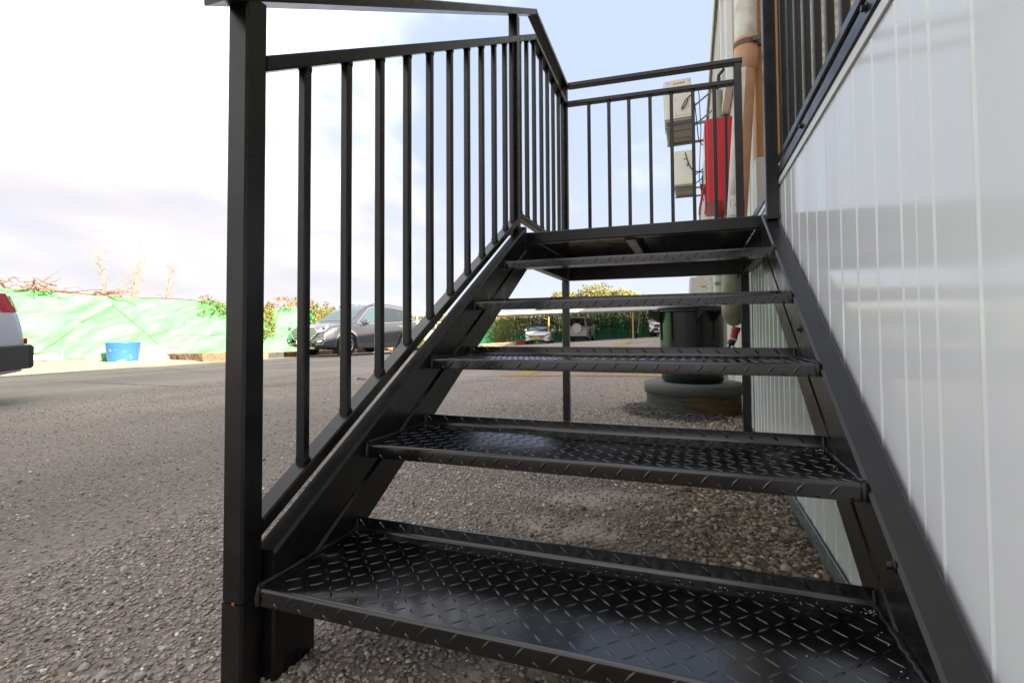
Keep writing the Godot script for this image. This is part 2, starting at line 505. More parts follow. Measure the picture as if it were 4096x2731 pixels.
func make_ground() -> void:
	var xs := axis([[-300, -40, 40], [-40, -16, 4], [-16, -3, 0.25], [-3, 1.5, 0.075], [1.5, 9.5, 2], [9.5, 300, 45]])
	var ds := axis([[-60, -4, 8], [-4, -0.9, 0.5], [-0.9, 4.5, 0.075], [4.5, 14, 0.4], [14, 46, 1.0], [46, 406, 40]])
	var st := SurfaceTool.new()
	st.begin(Mesh.PRIMITIVE_TRIANGLES)
	var n := noise(51, 0.35, FastNoiseLite.TYPE_SIMPLEX_SMOOTH, 4)
	var nb := noise(52, 1.6, FastNoiseLite.TYPE_SIMPLEX_SMOOTH, 4)
	var ns := noise(53, 0.22, FastNoiseLite.TYPE_SIMPLEX_SMOOTH, 3)
	for d in ds:
		for x in xs:
			var k := 0.92 + 0.22 * n.get_noise_2d(x, d) + 0.2 * ns.get_noise_2d(x * 5.0, d * 0.35)
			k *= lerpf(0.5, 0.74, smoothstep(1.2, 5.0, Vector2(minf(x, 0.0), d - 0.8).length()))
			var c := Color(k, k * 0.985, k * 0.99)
			# damp brown earth along the foot of the panel wall and under the stairs
			var br := smoothstep(0.15, 0.85, x + 0.35 * nb.get_noise_2d(x, d)) * smoothstep(4.6, 3.4, d)
			c = c.lerp(Color(k * 0.80, k * 0.68, k * 0.55), br * 0.8)
			# pale smears of cement under the second step
			var sm := cement(x, d, nb)
			c = c.lerp(Color(1.0, 1.0, 1.0), clampf(sm * 1.3, 0, 1) * 0.9)
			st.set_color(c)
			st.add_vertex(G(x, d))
	for j in ds.size() - 1:
		for i in xs.size() - 1:
			var a: int = j * xs.size() + i
			var b: int = a + xs.size()
			for q in [a, b, b + 1, a, b + 1, a + 1]: st.add_index(q)
	st.generate_normals()
	var g := MeshInstance3D.new()
	g.mesh = st.commit()
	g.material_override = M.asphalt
	g.name = numbered("ground")
	g.set_meta("kind", "structure")
	add_child(g)
	# sandy verge between the asphalt and the green fence
	var dn := noise(54, 0.8)
	var s2 := mb()
	s2.set_smooth_group(0)
	var dl := axis([[-14, 34, 0.5]])
	for j in dl.size() - 1:
		var e0: float = -11.7 + 0.22 * dn.get_noise_1d(dl[j]) - 0.9 * smoothstep(9.0, 12.0, dl[j])
		var e1: float = -11.7 + 0.22 * dn.get_noise_1d(dl[j + 1]) - 0.9 * smoothstep(9.0, 12.0, dl[j + 1])
		for i in 8:
			var q := []
			for z in [[i, j, e0], [i + 1, j, e0], [i + 1, j + 1, e1], [i, j + 1, e1]]:
				var x: float = lerpf(z[2], -22.0, z[0] / 8.0)
				var hgt: float = 0.006 + 0.05 * clampf(z[0] / 2.0, 0, 1) + 0.05 * maxf(0.0, dn.get_noise_2d(x, dl[z[1]])) * clampf(z[0] / 2.0, 0, 1)
				q.append(G(x, dl[z[1]], hgt))
			face(s2, q, q[0] - Vector3(0, 5, 0))
	struct("dirt_verge", s2, M.dirt)
	crack([Vector2(-11.0, 4.2), Vector2(-8.4, 4.5), Vector2(-5.5, 4.1), Vector2(-3.2, 4.6), Vector2(-1.6, 5.4)], 55)
	crack([Vector2(-7.2, 7.5), Vector2(-5.0, 8.6), Vector2(-3.3, 10.2)], 56)
	crack([Vector2(-10.5, 7.4), Vector2(-7.6, 6.3), Vector2(-4.9, 6.6), Vector2(-2.4, 7.4)], 57)
	# painted lines
	var l1 := mb(); strip(l1, [Vector2(-1.86, 6.06), Vector2(0.9, 6.20)], 0.24)
	struct("yellow_line", l1, M.yellow)
	var pts := []
	for k in 22: pts.append(Vector2(lerpf(-1.62, -2.42, k / 21.0), lerpf(6.22, 27.0, k / 21.0)))
	var l2 := mb(); strip(l2, pts, 0.26)
	struct("yellow_line", l2, M.yellow)
	var l3 := mb(); strip(l3, [Vector2(-2.2, 21.8), Vector2(-1.4, 21.9), Vector2(-0.4, 22.0), Vector2(0.9, 22.1)], 0.14)
	struct("yellow_line", l3, M.yellow)

# how much pale cement lies on the ground at x, d
func crack(pts: Array, sd: int) -> void:
	var rg := RandomNumberGenerator.new(); rg.seed = sd
	var st := mb()
	for i in pts.size() - 1:
		var a: Vector2 = pts[i]; var b: Vector2 = pts[i + 1]
		var n := int(a.distance_to(b) / 0.12)
		var last := a
		for k in n:
			var p := a.lerp(b, (k + 1.0) / n) + Vector2(rg.randfn(0, 0.012), rg.randfn(0, 0.012))
			var w := rg.randf_range(0.004, 0.012)
			var s := (p - last).normalized().orthogonal() * w
			face(st, [G(last.x + s.x, last.y + s.y, 0.004), G(p.x + s.x, p.y + s.y, 0.004), G(p.x - s.x, p.y - s.y, 0.004), G(last.x - s.x, last.y - s.y, 0.004)], G(p.x, p.y, -5.0))
			last = p
	struct("ground_crack", st, M.kerb_dark)

func cement(x: float, d: float, nb: FastNoiseLite) -> float:
	var sm := 1.3 * exp(-pow((x - 0.33) / 0.2, 2) - pow((d - 0.84) / 0.10, 2)) + 1.1 * exp(-pow((x - 0.27) / 0.2, 2) - pow((d - 1.09) / 0.07, 2)) + exp(-pow((x - 0.44) / 0.16, 2) - pow((d - 1.2) / 0.06, 2)) + 1.2 * exp(-pow((x - 0.36) / 0.14, 2) - pow((d - 0.13) / 0.12, 2))
	return clampf(sm * smoothstep(-0.3, 0.15, nb.get_noise_2d(x * 3.0, d * 3.0 + 9.0)), 0, 1)

func strip(st: SurfaceTool, pts: Array, w: float) -> void:
	for i in pts.size() - 1:
		var a: Vector2 = pts[i]; var b: Vector2 = pts[i + 1]
		var s := (b - a).normalized().orthogonal() * w / 2
		var n := int(ceil(a.distance_to(b) / 0.15))
		for k in n:
			var a1 := a.lerp(b, float(k) / n); var b1 := a.lerp(b, float(k + 1) / n)
			var q := []
			for p in [a1 + s, b1 + s, b1 - s, a1 - s]: q.append(G(p.x, p.y, 0.006))
			face(st, q, q[0] - Vector3(0, 5, 0))

# ------------------------------------------------------------------ building
func make_building() -> void:
	var b := thing("prefab_building", "long cream prefab building with ribbed panel walls, high flat eave and recessed deck", "building")
	var top := 5.22
	# ribbed facade, panel by panel
	var d := 2.78
	while d < 38.0:
		var e := minf(d + 1.1, 38.0)
		var st := mb()
		box(st, V(1.10, -0.1, d + 0.006), V(1.22, top, e - 0.006), 0.004)
		var k := d + 0.14
		while k < e - 0.05:
			bar(st, V(1.099, -0.1, k), V(1.099, top, k), 0.05, 0.014, Vector3.RIGHT, 0.006)
			k += 0.275
		put("wall_panel", st, M.facade, b)
		d = e
	var rt := mb(); box(rt, V(1.225, -0.1, 2.66), V(3.2, top, 2.776), 0.004)
	put("return_wall", rt, M.stipple, b)
	var al := mb(); box(al, V(2.4, -0.1, -15), V(2.55, 5.95, 2.655), 0.004)
	put("recess_wall", al, M.stipple, b)
	var bk := mb()
	box(bk, V(9, -0.1, -15), V(9.15, top, 38))
	box(bk, V(1.1, -0.1, 38.003), V(9.15, top, 38.15))
	box(bk, V(2.553, -0.1, -15.15), V(9.15, 5.95, -15.003))
	put("outer_wall", bk, M.facade, b)
	var rf := mb(); box(rf, V(1.06, top + 0.003, 2.66), V(9.3, top + 0.16, 38.2), 0.01)
	box(rf, V(2.36, 5.953, -15.3), V(9.3, 6.1, 2.655), 0.01)
	put("roof", rf, M.roof, b)
	var ev := mb(); bar(ev, V(1.05, top + 0.06, 2.66), V(1.05, top + 0.06, 38.2), 0.02, 0.24, Vector3.UP, 0.006)
	put("eave_trim", ev, M.trim, b)
	var cs := mb(); box(cs, V(1.055, 1.62, 2.66), V(1.097, top - 0.1, 2.775), 0.004)
	box(cs, V(1.10, 1.62, 2.66), V(1.222, top - 0.1, 2.775), 0.004)
	var cp := put("corner_board", cs, M.wood_strip, b)
	cp.set_meta("label", "orange brown corner board")
	var gs := mb(); box(gs, V(1.05, 0.0, 2.66), V(1.222, 1.617, 2.775), 0.004)
	put("corner_sheet", gs, M.ac_grey, b)
	var dk := mb(); box(dk, V(1.06, 1.06, -4), V(2.39, 1.125, 2.655), 0.004)
	put("deck", dk, M.black, b)
	# shallow window high on the facade
	var w := mb()
	for q in [[4.55, 4.62, 3.0, 4.3], [5.38, 5.45, 3.0, 4.3]]: box(w, V(1.03, q[2], q[0]), V(1.09, q[3], q[1]))
	box(w, V(1.03, 4.303, 4.55), V(1.09, 4.37, 5.45)); box(w, V(1.02, 2.93, 4.52), V(1.09, 2.997, 5.48))
	var win := put("window", w, M.trim, b)
	var g := mb(); box(g, V(1.06, 3.0, 4.623), V(1.075, 4.3, 5.377), 0.001)
	put("pane", g, M.ac_grey, win)
	# rivets
	for q in [[3.3, 4.2], [3.7, 3.6], [4.1, 4.9], [3.05, 3.4], [6.0, 4.1]]:
		var rv := mb(); box(rv, V(1.08, q[1], q[0]), V(1.10, q[1] + 0.02, q[0] + 0.02), 0.004)
		put("rivet", rv, M.ink, b)
	# small green grey conduit running up the wall
	var c := thing("conduit", "green grey plastic conduit rising behind the red hose cabinet", "pipe")
	var ct := mb(); tube(ct, [V(0.98, 0.0, 5.3), V(0.98, 3.22, 5.3)], [0.055], 12)
	put("pipe", ct, M.conduit, c)
	var c2 := mb(); tube(c2, [V(0.98, 3.2, 5.3), V(1.0, 3.4, 5.3), V(1.08, 3.5, 5.32)], [0.018], 8)
	put("cable", c2, M.ink, c)
	for y in [1.1, 1.75, 2.9]:
		var c3 := mb(); bar(c3, V(0.92, y, 5.3), V(1.097, y, 5.3), 0.03, 0.13, Vector3.BACK, 0.004)
		put("clamp", c3, M.galv, c)

func make_panel_wall() -> void:
	var w := thing("panel_wall", "glossy white sandwich panel skirting wall right of the black stairs", "wall")
	var edges := [-3.06, -1.96, -0.86, 0.24, 1.34, 2.44]
	for i in 5:
		var st := mb()
		var a: float = edges[i]; var e: float = edges[i + 1]
		box(st, V(0.979, 0.01, a + 0.001), V(1.03, 1.105, e - 0.001), 0.0015)
		# shallow ribs, two rounded edges each
		var k := a + 0.055
		while k < e - 0.02:
			var prof := [Vector2(k - 0.006, 0.979), Vector2(k - 0.0015, 0.9772), Vector2(k + 0.0015, 0.9772), Vector2(k + 0.006, 0.979)]
			for j in 3:
				var p: Vector2 = prof[j]; var q: Vector2 = prof[j + 1]
				face(st, [V(p.y, 0.02, p.x), V(q.y, 0.02, q.x), V(q.y, 1.1, q.x), V(p.y, 1.1, p.x)], V(1.2, 0.5, k))
			k += 0.11
		put("panel", st, M.panel, w)
	var t := mb()
	box(t, V(0.9735, 1.107, -3.06), V(1.05, 1.128, 2.44), 0.003)
	put("top_flashing", t, M.trim, w)
	var tr := mb()
	bar(tr, V(0.971, 0.025, -3.06), V(0.971, 0.025, 2.46), 0.004, 0.05, Vector3.UP, 0.001)
	bar(tr, V(0.995, 0.006, -3.06), V(0.995, 0.006, 2.46), 0.05, 0.004, Vector3.UP, 0.001)
	var ob := put("bottom_track", tr, M.galv, w)
	var d := -2.9
	while d < 2.4:
		var sc := mb(); lathe_x(sc, V(0.969, 0.032, d), 0.006, 0.004)
		put("screw", sc, M.galv, ob)
		d += 0.27
	var ec := mb(); box(ec, V(0.972, 0.02, 2.443), V(1.04, 1.085, 2.452), 0.002)
	put("end_cap", ec, M.trim, w)

func lathe_x(st: SurfaceTool, c: Vector3, r: float, l: float) -> void:
	tube(st, [c, c - Vector3(l, 0, 0)], [r, r * 0.8], 6)

# ------------------------------------------------------------------ staircase
const LX := -0.046
const SL := 0.58783

func nosing(d: float) -> float:
	return 0.17279 + SL * d

func sloped(st: SurfaceTool, x: float, y0: float, d0: float, d1: float, w: float, h: float, ch := 0.003) -> void:
	bar(st, V(x, y0 + SL * d0, d0), V(x, y0 + SL * d1, d1), w, h, Vector3.UP, ch, V(0, 0, 1), V(0, 0, 1))

func make_staircase() -> void:
	var s := thing("metal_staircase", "black painted steel staircase with checker plate treads, landing and baluster railing", "staircase")
	var cosa := 1.0 / sqrt(1.0 + SL * SL)
	# stringers: two tubes one above the other, slot between bridged by welds
	for side in 2:
		var x0: float = -0.045 if side == 0 else 0.922
		var x1: float = 0.0 if side == 0 else 0.9705
		var off: float = 0.019 if side == 0 else -0.003
		var g := group_node("stringer", s)
		var d0: float = 0.037 if side == 0 else -0.30
		for k in 2:
			var st := mb()
			var h := 0.082
			var c := off - 0.041 - k * 0.0855
			var a0 := d0
			if k == 1: a0 = 0.13 if side == 0 else -0.25
			sloped(st, (x0 + x1) / 2, 0.17279 + c / cosa, a0, 1.44, x1 - x0, h, 0.005)
			put(["upper_tube", "lower_tube"][k], st, M.black, g)
		var d := 0.25
		while d < 1.4:
			var c2 := off - 0.0838
			var wd := mb()
			sloped(wd, (x0 + x1) / 2, 0.17279 + c2 / cosa, d, d + 0.035, (x1 - x0) * 0.99, 0.006, 0.001)
			put("weld_bridge", wd, M.weld, g)
			d += 0.262
		if side == 0:
			var ft := mb(); box(ft, V(-0.0445, 0.0, 0.036), V(-0.0005, 0.2, 0.137), 0.004)
			put("foot", ft, M.black, g)
		else:
			for q in [[0.586, 0.761], [0.265, 0.182]]:
				var bt := mb()
				tube(bt, [V(0.9215, q[0], q[1]), V(0.9195, q[0], q[1])], [0.0085], 12)
				tube(bt, [V(0.9195, q[0], q[1]), V(0.912, q[0], q[1])], [0.0055, 0.0055], 6)
				put("bolt", bt, M.bolt, g)
	# treads
	var tm := tread_mesh(); var lm := lug_mesh(); var fm := fleck_mesh(); var wm := tread_weld_mesh()
	for i in 5:
		var t := put_mesh("tread", tm, M.tread, s)
		t.position = V(0, nosing(i * 0.2892), i * 0.2892)
		var l := put_mesh("raised_pattern", lm, M.tread, t)
		l.set_meta("kind", "stuff")
		put_mesh("weld_bead", wm, M.weld, t)
		var f := put_mesh("paint_fleck", fm, M.fleck, t)
		f.set_meta("kind", "stuff")
	# posts
	var p := mb(); box(p, V(-0.068, 0.145, -0.008), V(-0.024, 1.157, 0.036), 0.004)
	var bp := put("post", p, M.black, s)
	bp.set_meta("label", "tall front newel post nearest the camera")
	p = mb(); box(p, V(-0.069, 0.0, -0.009), V(-0.0225, 0.143, 0.0355), 0.004)
	put("post_base", p, M.black, s)
	p = mb(); box(p, V(-0.043, 0.1425, -0.0105), V(-0.0375, 0.1465, -0.008), 0.001)
	put("rust_spot", p, M.rust, s)
	p = mb(); box(p, V(-0.066, 1.0, 1.40), V(-0.026, 1.972, 1.44), 0.003)
	put("post", p, M.black, s)
	p = mb(); box(p, V(0.932, 0.985, 1.37), V(0.9735, 2.35, 1.412), 0.003)
	put("post", p, M.black, s)
	p = mb(); box(p, V(-0.066, 1.03, 2.335), V(-0.026, 2.075, 2.375), 0.003)
	put("post", p, M.black, s)
	p = mb(); box(p, V(0.91, 1.03, 2.335), V(0.95, 2.072, 2.375), 0.003)
	put("post", p, M.black, s)
	# handrails
	var r := mb()
	sloped(r, LX, 1.145 + 0.0145, -0.05, 1.70, 0.05, 0.025)
	put("handrail", r, M.black, s)
	r = mb(); bar(r, V(LX, 2.1535, 1.695), V(LX, 2.092, 2.38), 0.05, 0.025)
	put("handrail", r, M.black, s)
	r = mb(); bar(r, V(-0.018, 2.087, 2.355), V(0.955, 2.062, 2.355), 0.05, 0.025)
	put("handrail", r, M.black, s)
	r = mb(); sloped(r, LX, 1.05 - 0.0145, 0.037, 1.399, 0.04, 0.025)
	put("mid_rail", r, M.black, s)
	r = mb(); sloped(r, LX, 1.05 - 0.0145, 1.441, 1.70, 0.04, 0.025)
	put("mid_rail", r, M.black, s)
	r = mb(); bar(r, V(LX, 2.031, 1.695), V(LX, 1.98, 2.334), 0.04, 0.025)
	put("mid_rail", r, M.black, s)
	r = mb(); bar(r, V(-0.025, 1.976, 2.355), V(0.909, 1.95, 2.355), 0.04, 0.025)
	put("mid_rail", r, M.black, s)
	r = mb(); sloped(r, LX, 0.246 - 0.0145, 0.037, 1.399, 0.04, 0.025)
	put("bottom_rail", r, M.black, s)
	r = mb(); bar(r, V(LX, 1.096, 1.441), V(LX, 1.088, 2.334), 0.04, 0.025)
	put("bottom_rail", r, M.black, s)
	r = mb(); bar(r, V(-0.025, 1.075, 2.355), V(0.909, 1.07, 2.355), 0.04, 0.025)
	put("bottom_rail", r, M.black, s)
	# balusters, each with a little weld collar at both ends
	for d in [0.151, 0.279, 0.406, 0.533, 0.658, 0.789, 0.921, 1.048, 1.174, 1.297, 1.385]:
		baluster(s, V(LX, 0.246 + SL * d - 0.008, d), V(LX, 1.023 + SL * d, d), SL)
	for d in [1.487, 1.595, 1.713, 1.841, 1.96, 2.08, 2.203, 2.30]:
		var yt: float = 2.018 - 0.08 * (d - 1.695)
		if d < 1.70: yt = 1.023 + SL * d
		baluster(s, V(LX, 1.103, d), V(LX, yt, d), 0.0)
	for x in [0.106, 0.226, 0.343, 0.464, 0.582, 0.698, 0.81]:
		baluster(s, V(x, 1.085, 2.355), V(x, 1.963 - 0.0267 * x, 2.355), 0.0)
	# landing
	var la := group_node("landing", s)
	p = mb(); box(p, V(-0.02, 1.0135, 1.545), V(0.931, 1.0295, 2.34), 0.002)
	put("deck_plate", p, M.tread, la)
	p = mb(); bar(p, V(-0.022, 1.004, 1.525), V(0.931, 1.004, 1.525), 0.038, 0.05, Vector3.UP, 0.004)
	put("nosing", p, M.black, la)
	p = mb(); bar(p, V(-0.045, 0.955, 1.441), V(-0.045, 0.955, 2.38), 0.042, 0.13, Vector3.UP, 0.004)
	put("side_beam", p, M.black, la)
	p = mb(); bar(p, V(0.9525, 0.955, 1.413), V(0.9525, 0.955, 2.38), 0.036, 0.13, Vector3.UP, 0.004)
	put("side_beam", p, M.black, la)
	p = mb(); bar(p, V(-0.022, 0.951, 2.36), V(0.932, 0.951, 2.36), 0.04, 0.12, Vector3.UP, 0.004)
	put("rear_beam", p, M.black, la)
	p = mb(); bar(p, V(0.43, 0.992, 1.546), V(0.43, 0.992, 2.339), 0.045, 0.04, Vector3.UP, 0.003)
	put("joist", p, M.black, la)
	# legs
	p = mb(); box(p, V(-0.066, 0.0, 2.332), V(-0.026, 0.888, 2.372), 0.003)
	put("support_leg", p, M.black, s)
	p = mb(); box(p, V(0.925, 0.0, 2.332), V(0.965, 0.888, 2.372), 0.003)
	put("support_leg", p, M.black, s)
	p = mb(); box(p, V(-0.085, 0.0005, 2.31), V(-0.008, 0.006, 2.39), 0.001)
	put("base_plate", p, M.black, s)

func baluster(s: Node3D, a: Vector3, b: Vector3, slope: float) -> void:
	var st := mb()
	bar(st, a, b, 0.019, 0.019, Vector3.BACK, 0.0025)
	for e in [[b, -1.0], [a, 1.0]]:
		var q: Vector3 = e[0]
		if e[1] > 0: q += Vector3(0, 0.01 + 0.0, 0)
		bar(st, q + Vector3(0, 0.004 * e[1] - 0.004, 0), q + Vector3(0, 0.004 * e[1] + 0.004, 0), 0.0235, 0.0225, Vector3.BACK, 0.005)
	put("baluster", st, M.black, s)

const TD := 0.262   # tread depth
func tread_mesh() -> ArrayMesh:
	# section in (d, y): front lip, rolled edge, top, rolled rear corner, upturned rear lip
	var sec := [Vector2(0.0, -0.028)]
	for k in 5:
		var t := PI / 2 * k / 4.0
		sec.append(Vector2(0.006 - 0.006 * cos(t), -0.006 + 0.006 * sin(t)))
	sec.append(Vector2(TD - 0.012, 0.0))
	for k in range(1, 5):
		var t := PI / 2 * k / 4.0
		sec.append(Vector2(TD - 0.012 + 0.008 * sin(t), 0.008 - 0.008 * cos(t)))
	sec.append(Vector2(TD - 0.004, 0.025))
	var under := []
	for i in sec.size():
		var a: Vector2 = sec[maxi(i - 1, 0)]; var b: Vector2 = sec[mini(i + 1, sec.size() - 1)]
		var t := (b - a).normalized()
		under.append(sec[i] + Vector2(t.y, -t.x) * 0.004)
	var st := mb()
	var x0 := 0.001; var x1 := 0.921
	st.set_smooth_group(1)
	for i in sec.size() - 1:
		var m: Vector2 = (sec[i] + sec[i + 1]) / 2
		var mu: Vector2 = (under[i] + under[i + 1]) / 2
		face(st, [V(x0, sec[i].y, sec[i].x), V(x1, sec[i].y, sec[i].x), V(x1, sec[i + 1].y, sec[i + 1].x), V(x0, sec[i + 1].y, sec[i + 1].x)], V(0.46, mu.y, mu.x))
		face(st, [V(x0, under[i].y, under[i].x), V(x1, under[i].y, under[i].x), V(x1, under[i + 1].y, under[i + 1].x), V(x0, under[i + 1].y, under[i + 1].x)], V(0.46, m.y, m.x))
	st.set_smooth_group(-1)
	for x in [x0, x1]:
		for i in sec.size() - 1:
			face(st, [V(x, sec[i].y, sec[i].x), V(x, sec[i + 1].y, sec[i + 1].x), V(x, under[i + 1].y, under[i + 1].x), V(x, under[i].y, under[i].x)], V(0.46, 0, 0.1))
	face(st, [V(x0, sec[0].y, sec[0].x), V(x1, sec[0].y, sec[0].x), V(x1, under[0].y, under[0].x), V(x0, under[0].y, under[0].x)], V(0.46, 1, 0))
	face(st, [V(x0, sec[-1].y, sec[-1].x), V(x1, sec[-1].y, sec[-1].x), V(x1, under[-1].y, under[-1].x), V(x0, under[-1].y, under[-1].x)], V(0.46, -1, 0.2))
	return mesh_of(st)

func lug(st: SurfaceTool, f: Callable, c: Vector2, ang: float, l: float, w: float, h: float) -> void:
	var u := Vector2(cos(ang), sin(ang)); var v := Vector2(-sin(ang), cos(ang))
	var outer := []; var inner := []
	for k in 10:
		var t := TAU * k / 10.0
		var a := cos(t); var b := sin(t) * (1.0 - 0.45 * absf(cos(t)))
		outer.append(f.call(c + u * a * l / 2 + v * b * w / 2, -0.0003))
		inner.append(f.call(c + u * a * l * 0.36 + v * b * w * 0.25, h * 0.85))
	var top: Vector3 = f.call(c, h)
	var low: Vector3 = f.call(c, -0.05)
	for k in 10:
		var j := (k + 1) % 10
		face(st, [outer[k], outer[j], inner[j], inner[k]], low)
		face(st, [inner[k], inner[j], top], low)

func lug_mesh() -> ArrayMesh:
	var st := mb()
	st.set_smooth_group(0)
	var a := 0.024
	var ftop := func(p: Vector2, o: float) -> Vector3: return V(p.x, o, p.y)
	for i in range(1, 39):
		for j in range(0, 11):
			var x := 0.012 + i * a; var d := 0.018 + j * a
			if x > 0.905 or d > TD - 0.016: continue
			lug(st, ftop, Vector2(x, d), PI / 4 if (i + j) % 2 == 0 else -PI / 4, 0.026, 0.0056, 0.0011)
	var ffront := func(p: Vector2, o: float) -> Vector3: return V(p.x, p.y, -o)
	var frear := func(p: Vector2, o: float) -> Vector3: return V(p.x, p.y, TD - 0.004 - o)
	for i in range(0, 39):
		var x := 0.014 + i * a
		if x > 0.91: continue
		if i % 2 == 0:
			lug(st, ffront, Vector2(x, -0.014), PI / 4 + 0.1, 0.025, 0.0066, 0.0019)
			lug(st, frear, Vector2(x, 0.0155), -PI / 4, 0.022, 0.0066, 0.0019)
		else:
			lug(st, ffront, Vector2(x, -0.0235), -PI / 4, 0.012, 0.006, 0.0018)
	return mesh_of(st)

func tread_weld_mesh() -> ArrayMesh:
	var st := mb()
	var rg := RandomNumberGenerator.new(); rg.seed = 77
	for x in [0.003, 0.919]:
		var pts := []; var rr := []
		var d := 0.004
		while d < TD - 0.005:
			pts.append(V(x + rg.randf_range(-0.0012, 0.0012), 0.001 + rg.randf_range(0, 0.0015), d)); rr.append(rg.randf_range(0.0032, 0.0056))
			d += 0.009
		tube(st, pts, rr, 7)
		tube(st, [V(x, 0.0, TD - 0.006), V(x, 0.012, TD - 0.0055), V(x, 0.024, TD - 0.005)], [0.005, 0.004, 0.003], 7)
		tube(st, [V(x, -0.027, -0.001), V(x, -0.015, -0.001), V(x, 0.001, 0.003)], [0.004, 0.005, 0.0045], 7)
	return mesh_of(st)

func fleck_mesh() -> ArrayMesh:
	var st := mb()
	var rg := RandomNumberGenerator.new(); rg.seed = 78
	for k in 150:
		var x := rg.randf_range(0.01, 0.91); var d := TD - 0.014 - absf(rg.randfn(0, 0.014))
		if k % 4 == 0: d = rg.randf_range(0.01, TD - 0.02)
		if k % 5 == 0: x = 0.915 - absf(rg.randfn(0, 0.012))
		if k % 9 == 0: x = 0.006 + absf(rg.randfn(0, 0.012))
		d = clampf(d, 0.008, TD - 0.014)
		var r := rg.randf_range(0.0004, 0.0011)
		var c := V(x, 0.0, d)
		var q := []
		for t in 5: q.append(c + Vector3(cos(TAU * t / 5) * r, 0.0002, sin(TAU * t / 5) * r))
		for t in 5: face(st, [q[t], q[(t + 1) % 5], c + Vector3(0, r * 0.7, 0)], c - Vector3(0, 1, 0))
	return mesh_of(st)

func make_deck_railing() -> void:
	var s := thing("deck_railing", "black steel railing and edge beam along the top of the white panel wall", "railing")
	var st := mb(); bar(st, V(0.975, 1.148, -3.0), V(0.975, 1.148, 1.369), 0.012, 0.036, Vector3.UP, 0.003)
	bar(st, V(1.0, 1.133, -3.0), V(1.0, 1.133, 1.369), 0.038, 0.008, Vector3.UP, 0.002)
	put("edge_angle", st, M.black, s)
	st = mb(); bar(st, V(0.9745, 1.148, 1.414), V(0.9745, 1.148, 2.44), 0.012, 0.036, Vector3.UP, 0.003)
	put("edge_angle", st, M.black, s)
	st = mb(); bar(st, V(0.99, 1.196, -3.0), V(0.99, 1.196, 1.369), 0.04, 0.025, Vector3.UP, 0.003)
	put("bottom_rail", st, M.black, s)
	st = mb(); bar(st, V(0.99, 2.02, -3.0), V(0.99, 2.02, 1.369), 0.04, 0.025)
	put("mid_rail", st, M.black, s)
	st = mb(); bar(st, V(0.99, 2.14, -3.0), V(0.99, 2.14, 1.369), 0.05, 0.025)
	put("handrail", st, M.black, s)
	st = mb(); box(st, V(0.975, 1.21, 1.30), V(1.012, 2.126, 1.34), 0.003)
	put("post", st, M.black, s)
	var d := 1.21
	while d > -2.9:
		st = mb(); bar(st, V(0.99, 1.206, d), V(0.99, 2.01, d), 0.019, 0.019, Vector3.BACK, 0.0025)
		put("baluster", st, M.black, s)
		d -= 0.122
	for q in [0.94, 0.393, -0.2, -0.8]:
		st = mb()
		tube(st, [V(0.9695, 1.152, q), V(0.9675, 1.152, q)], [0.009], 12)
		tube(st, [V(0.9675, 1.152, q), V(0.961, 1.152, q)], [0.006], 6)
		put("bolt", st, M.bolt, s)

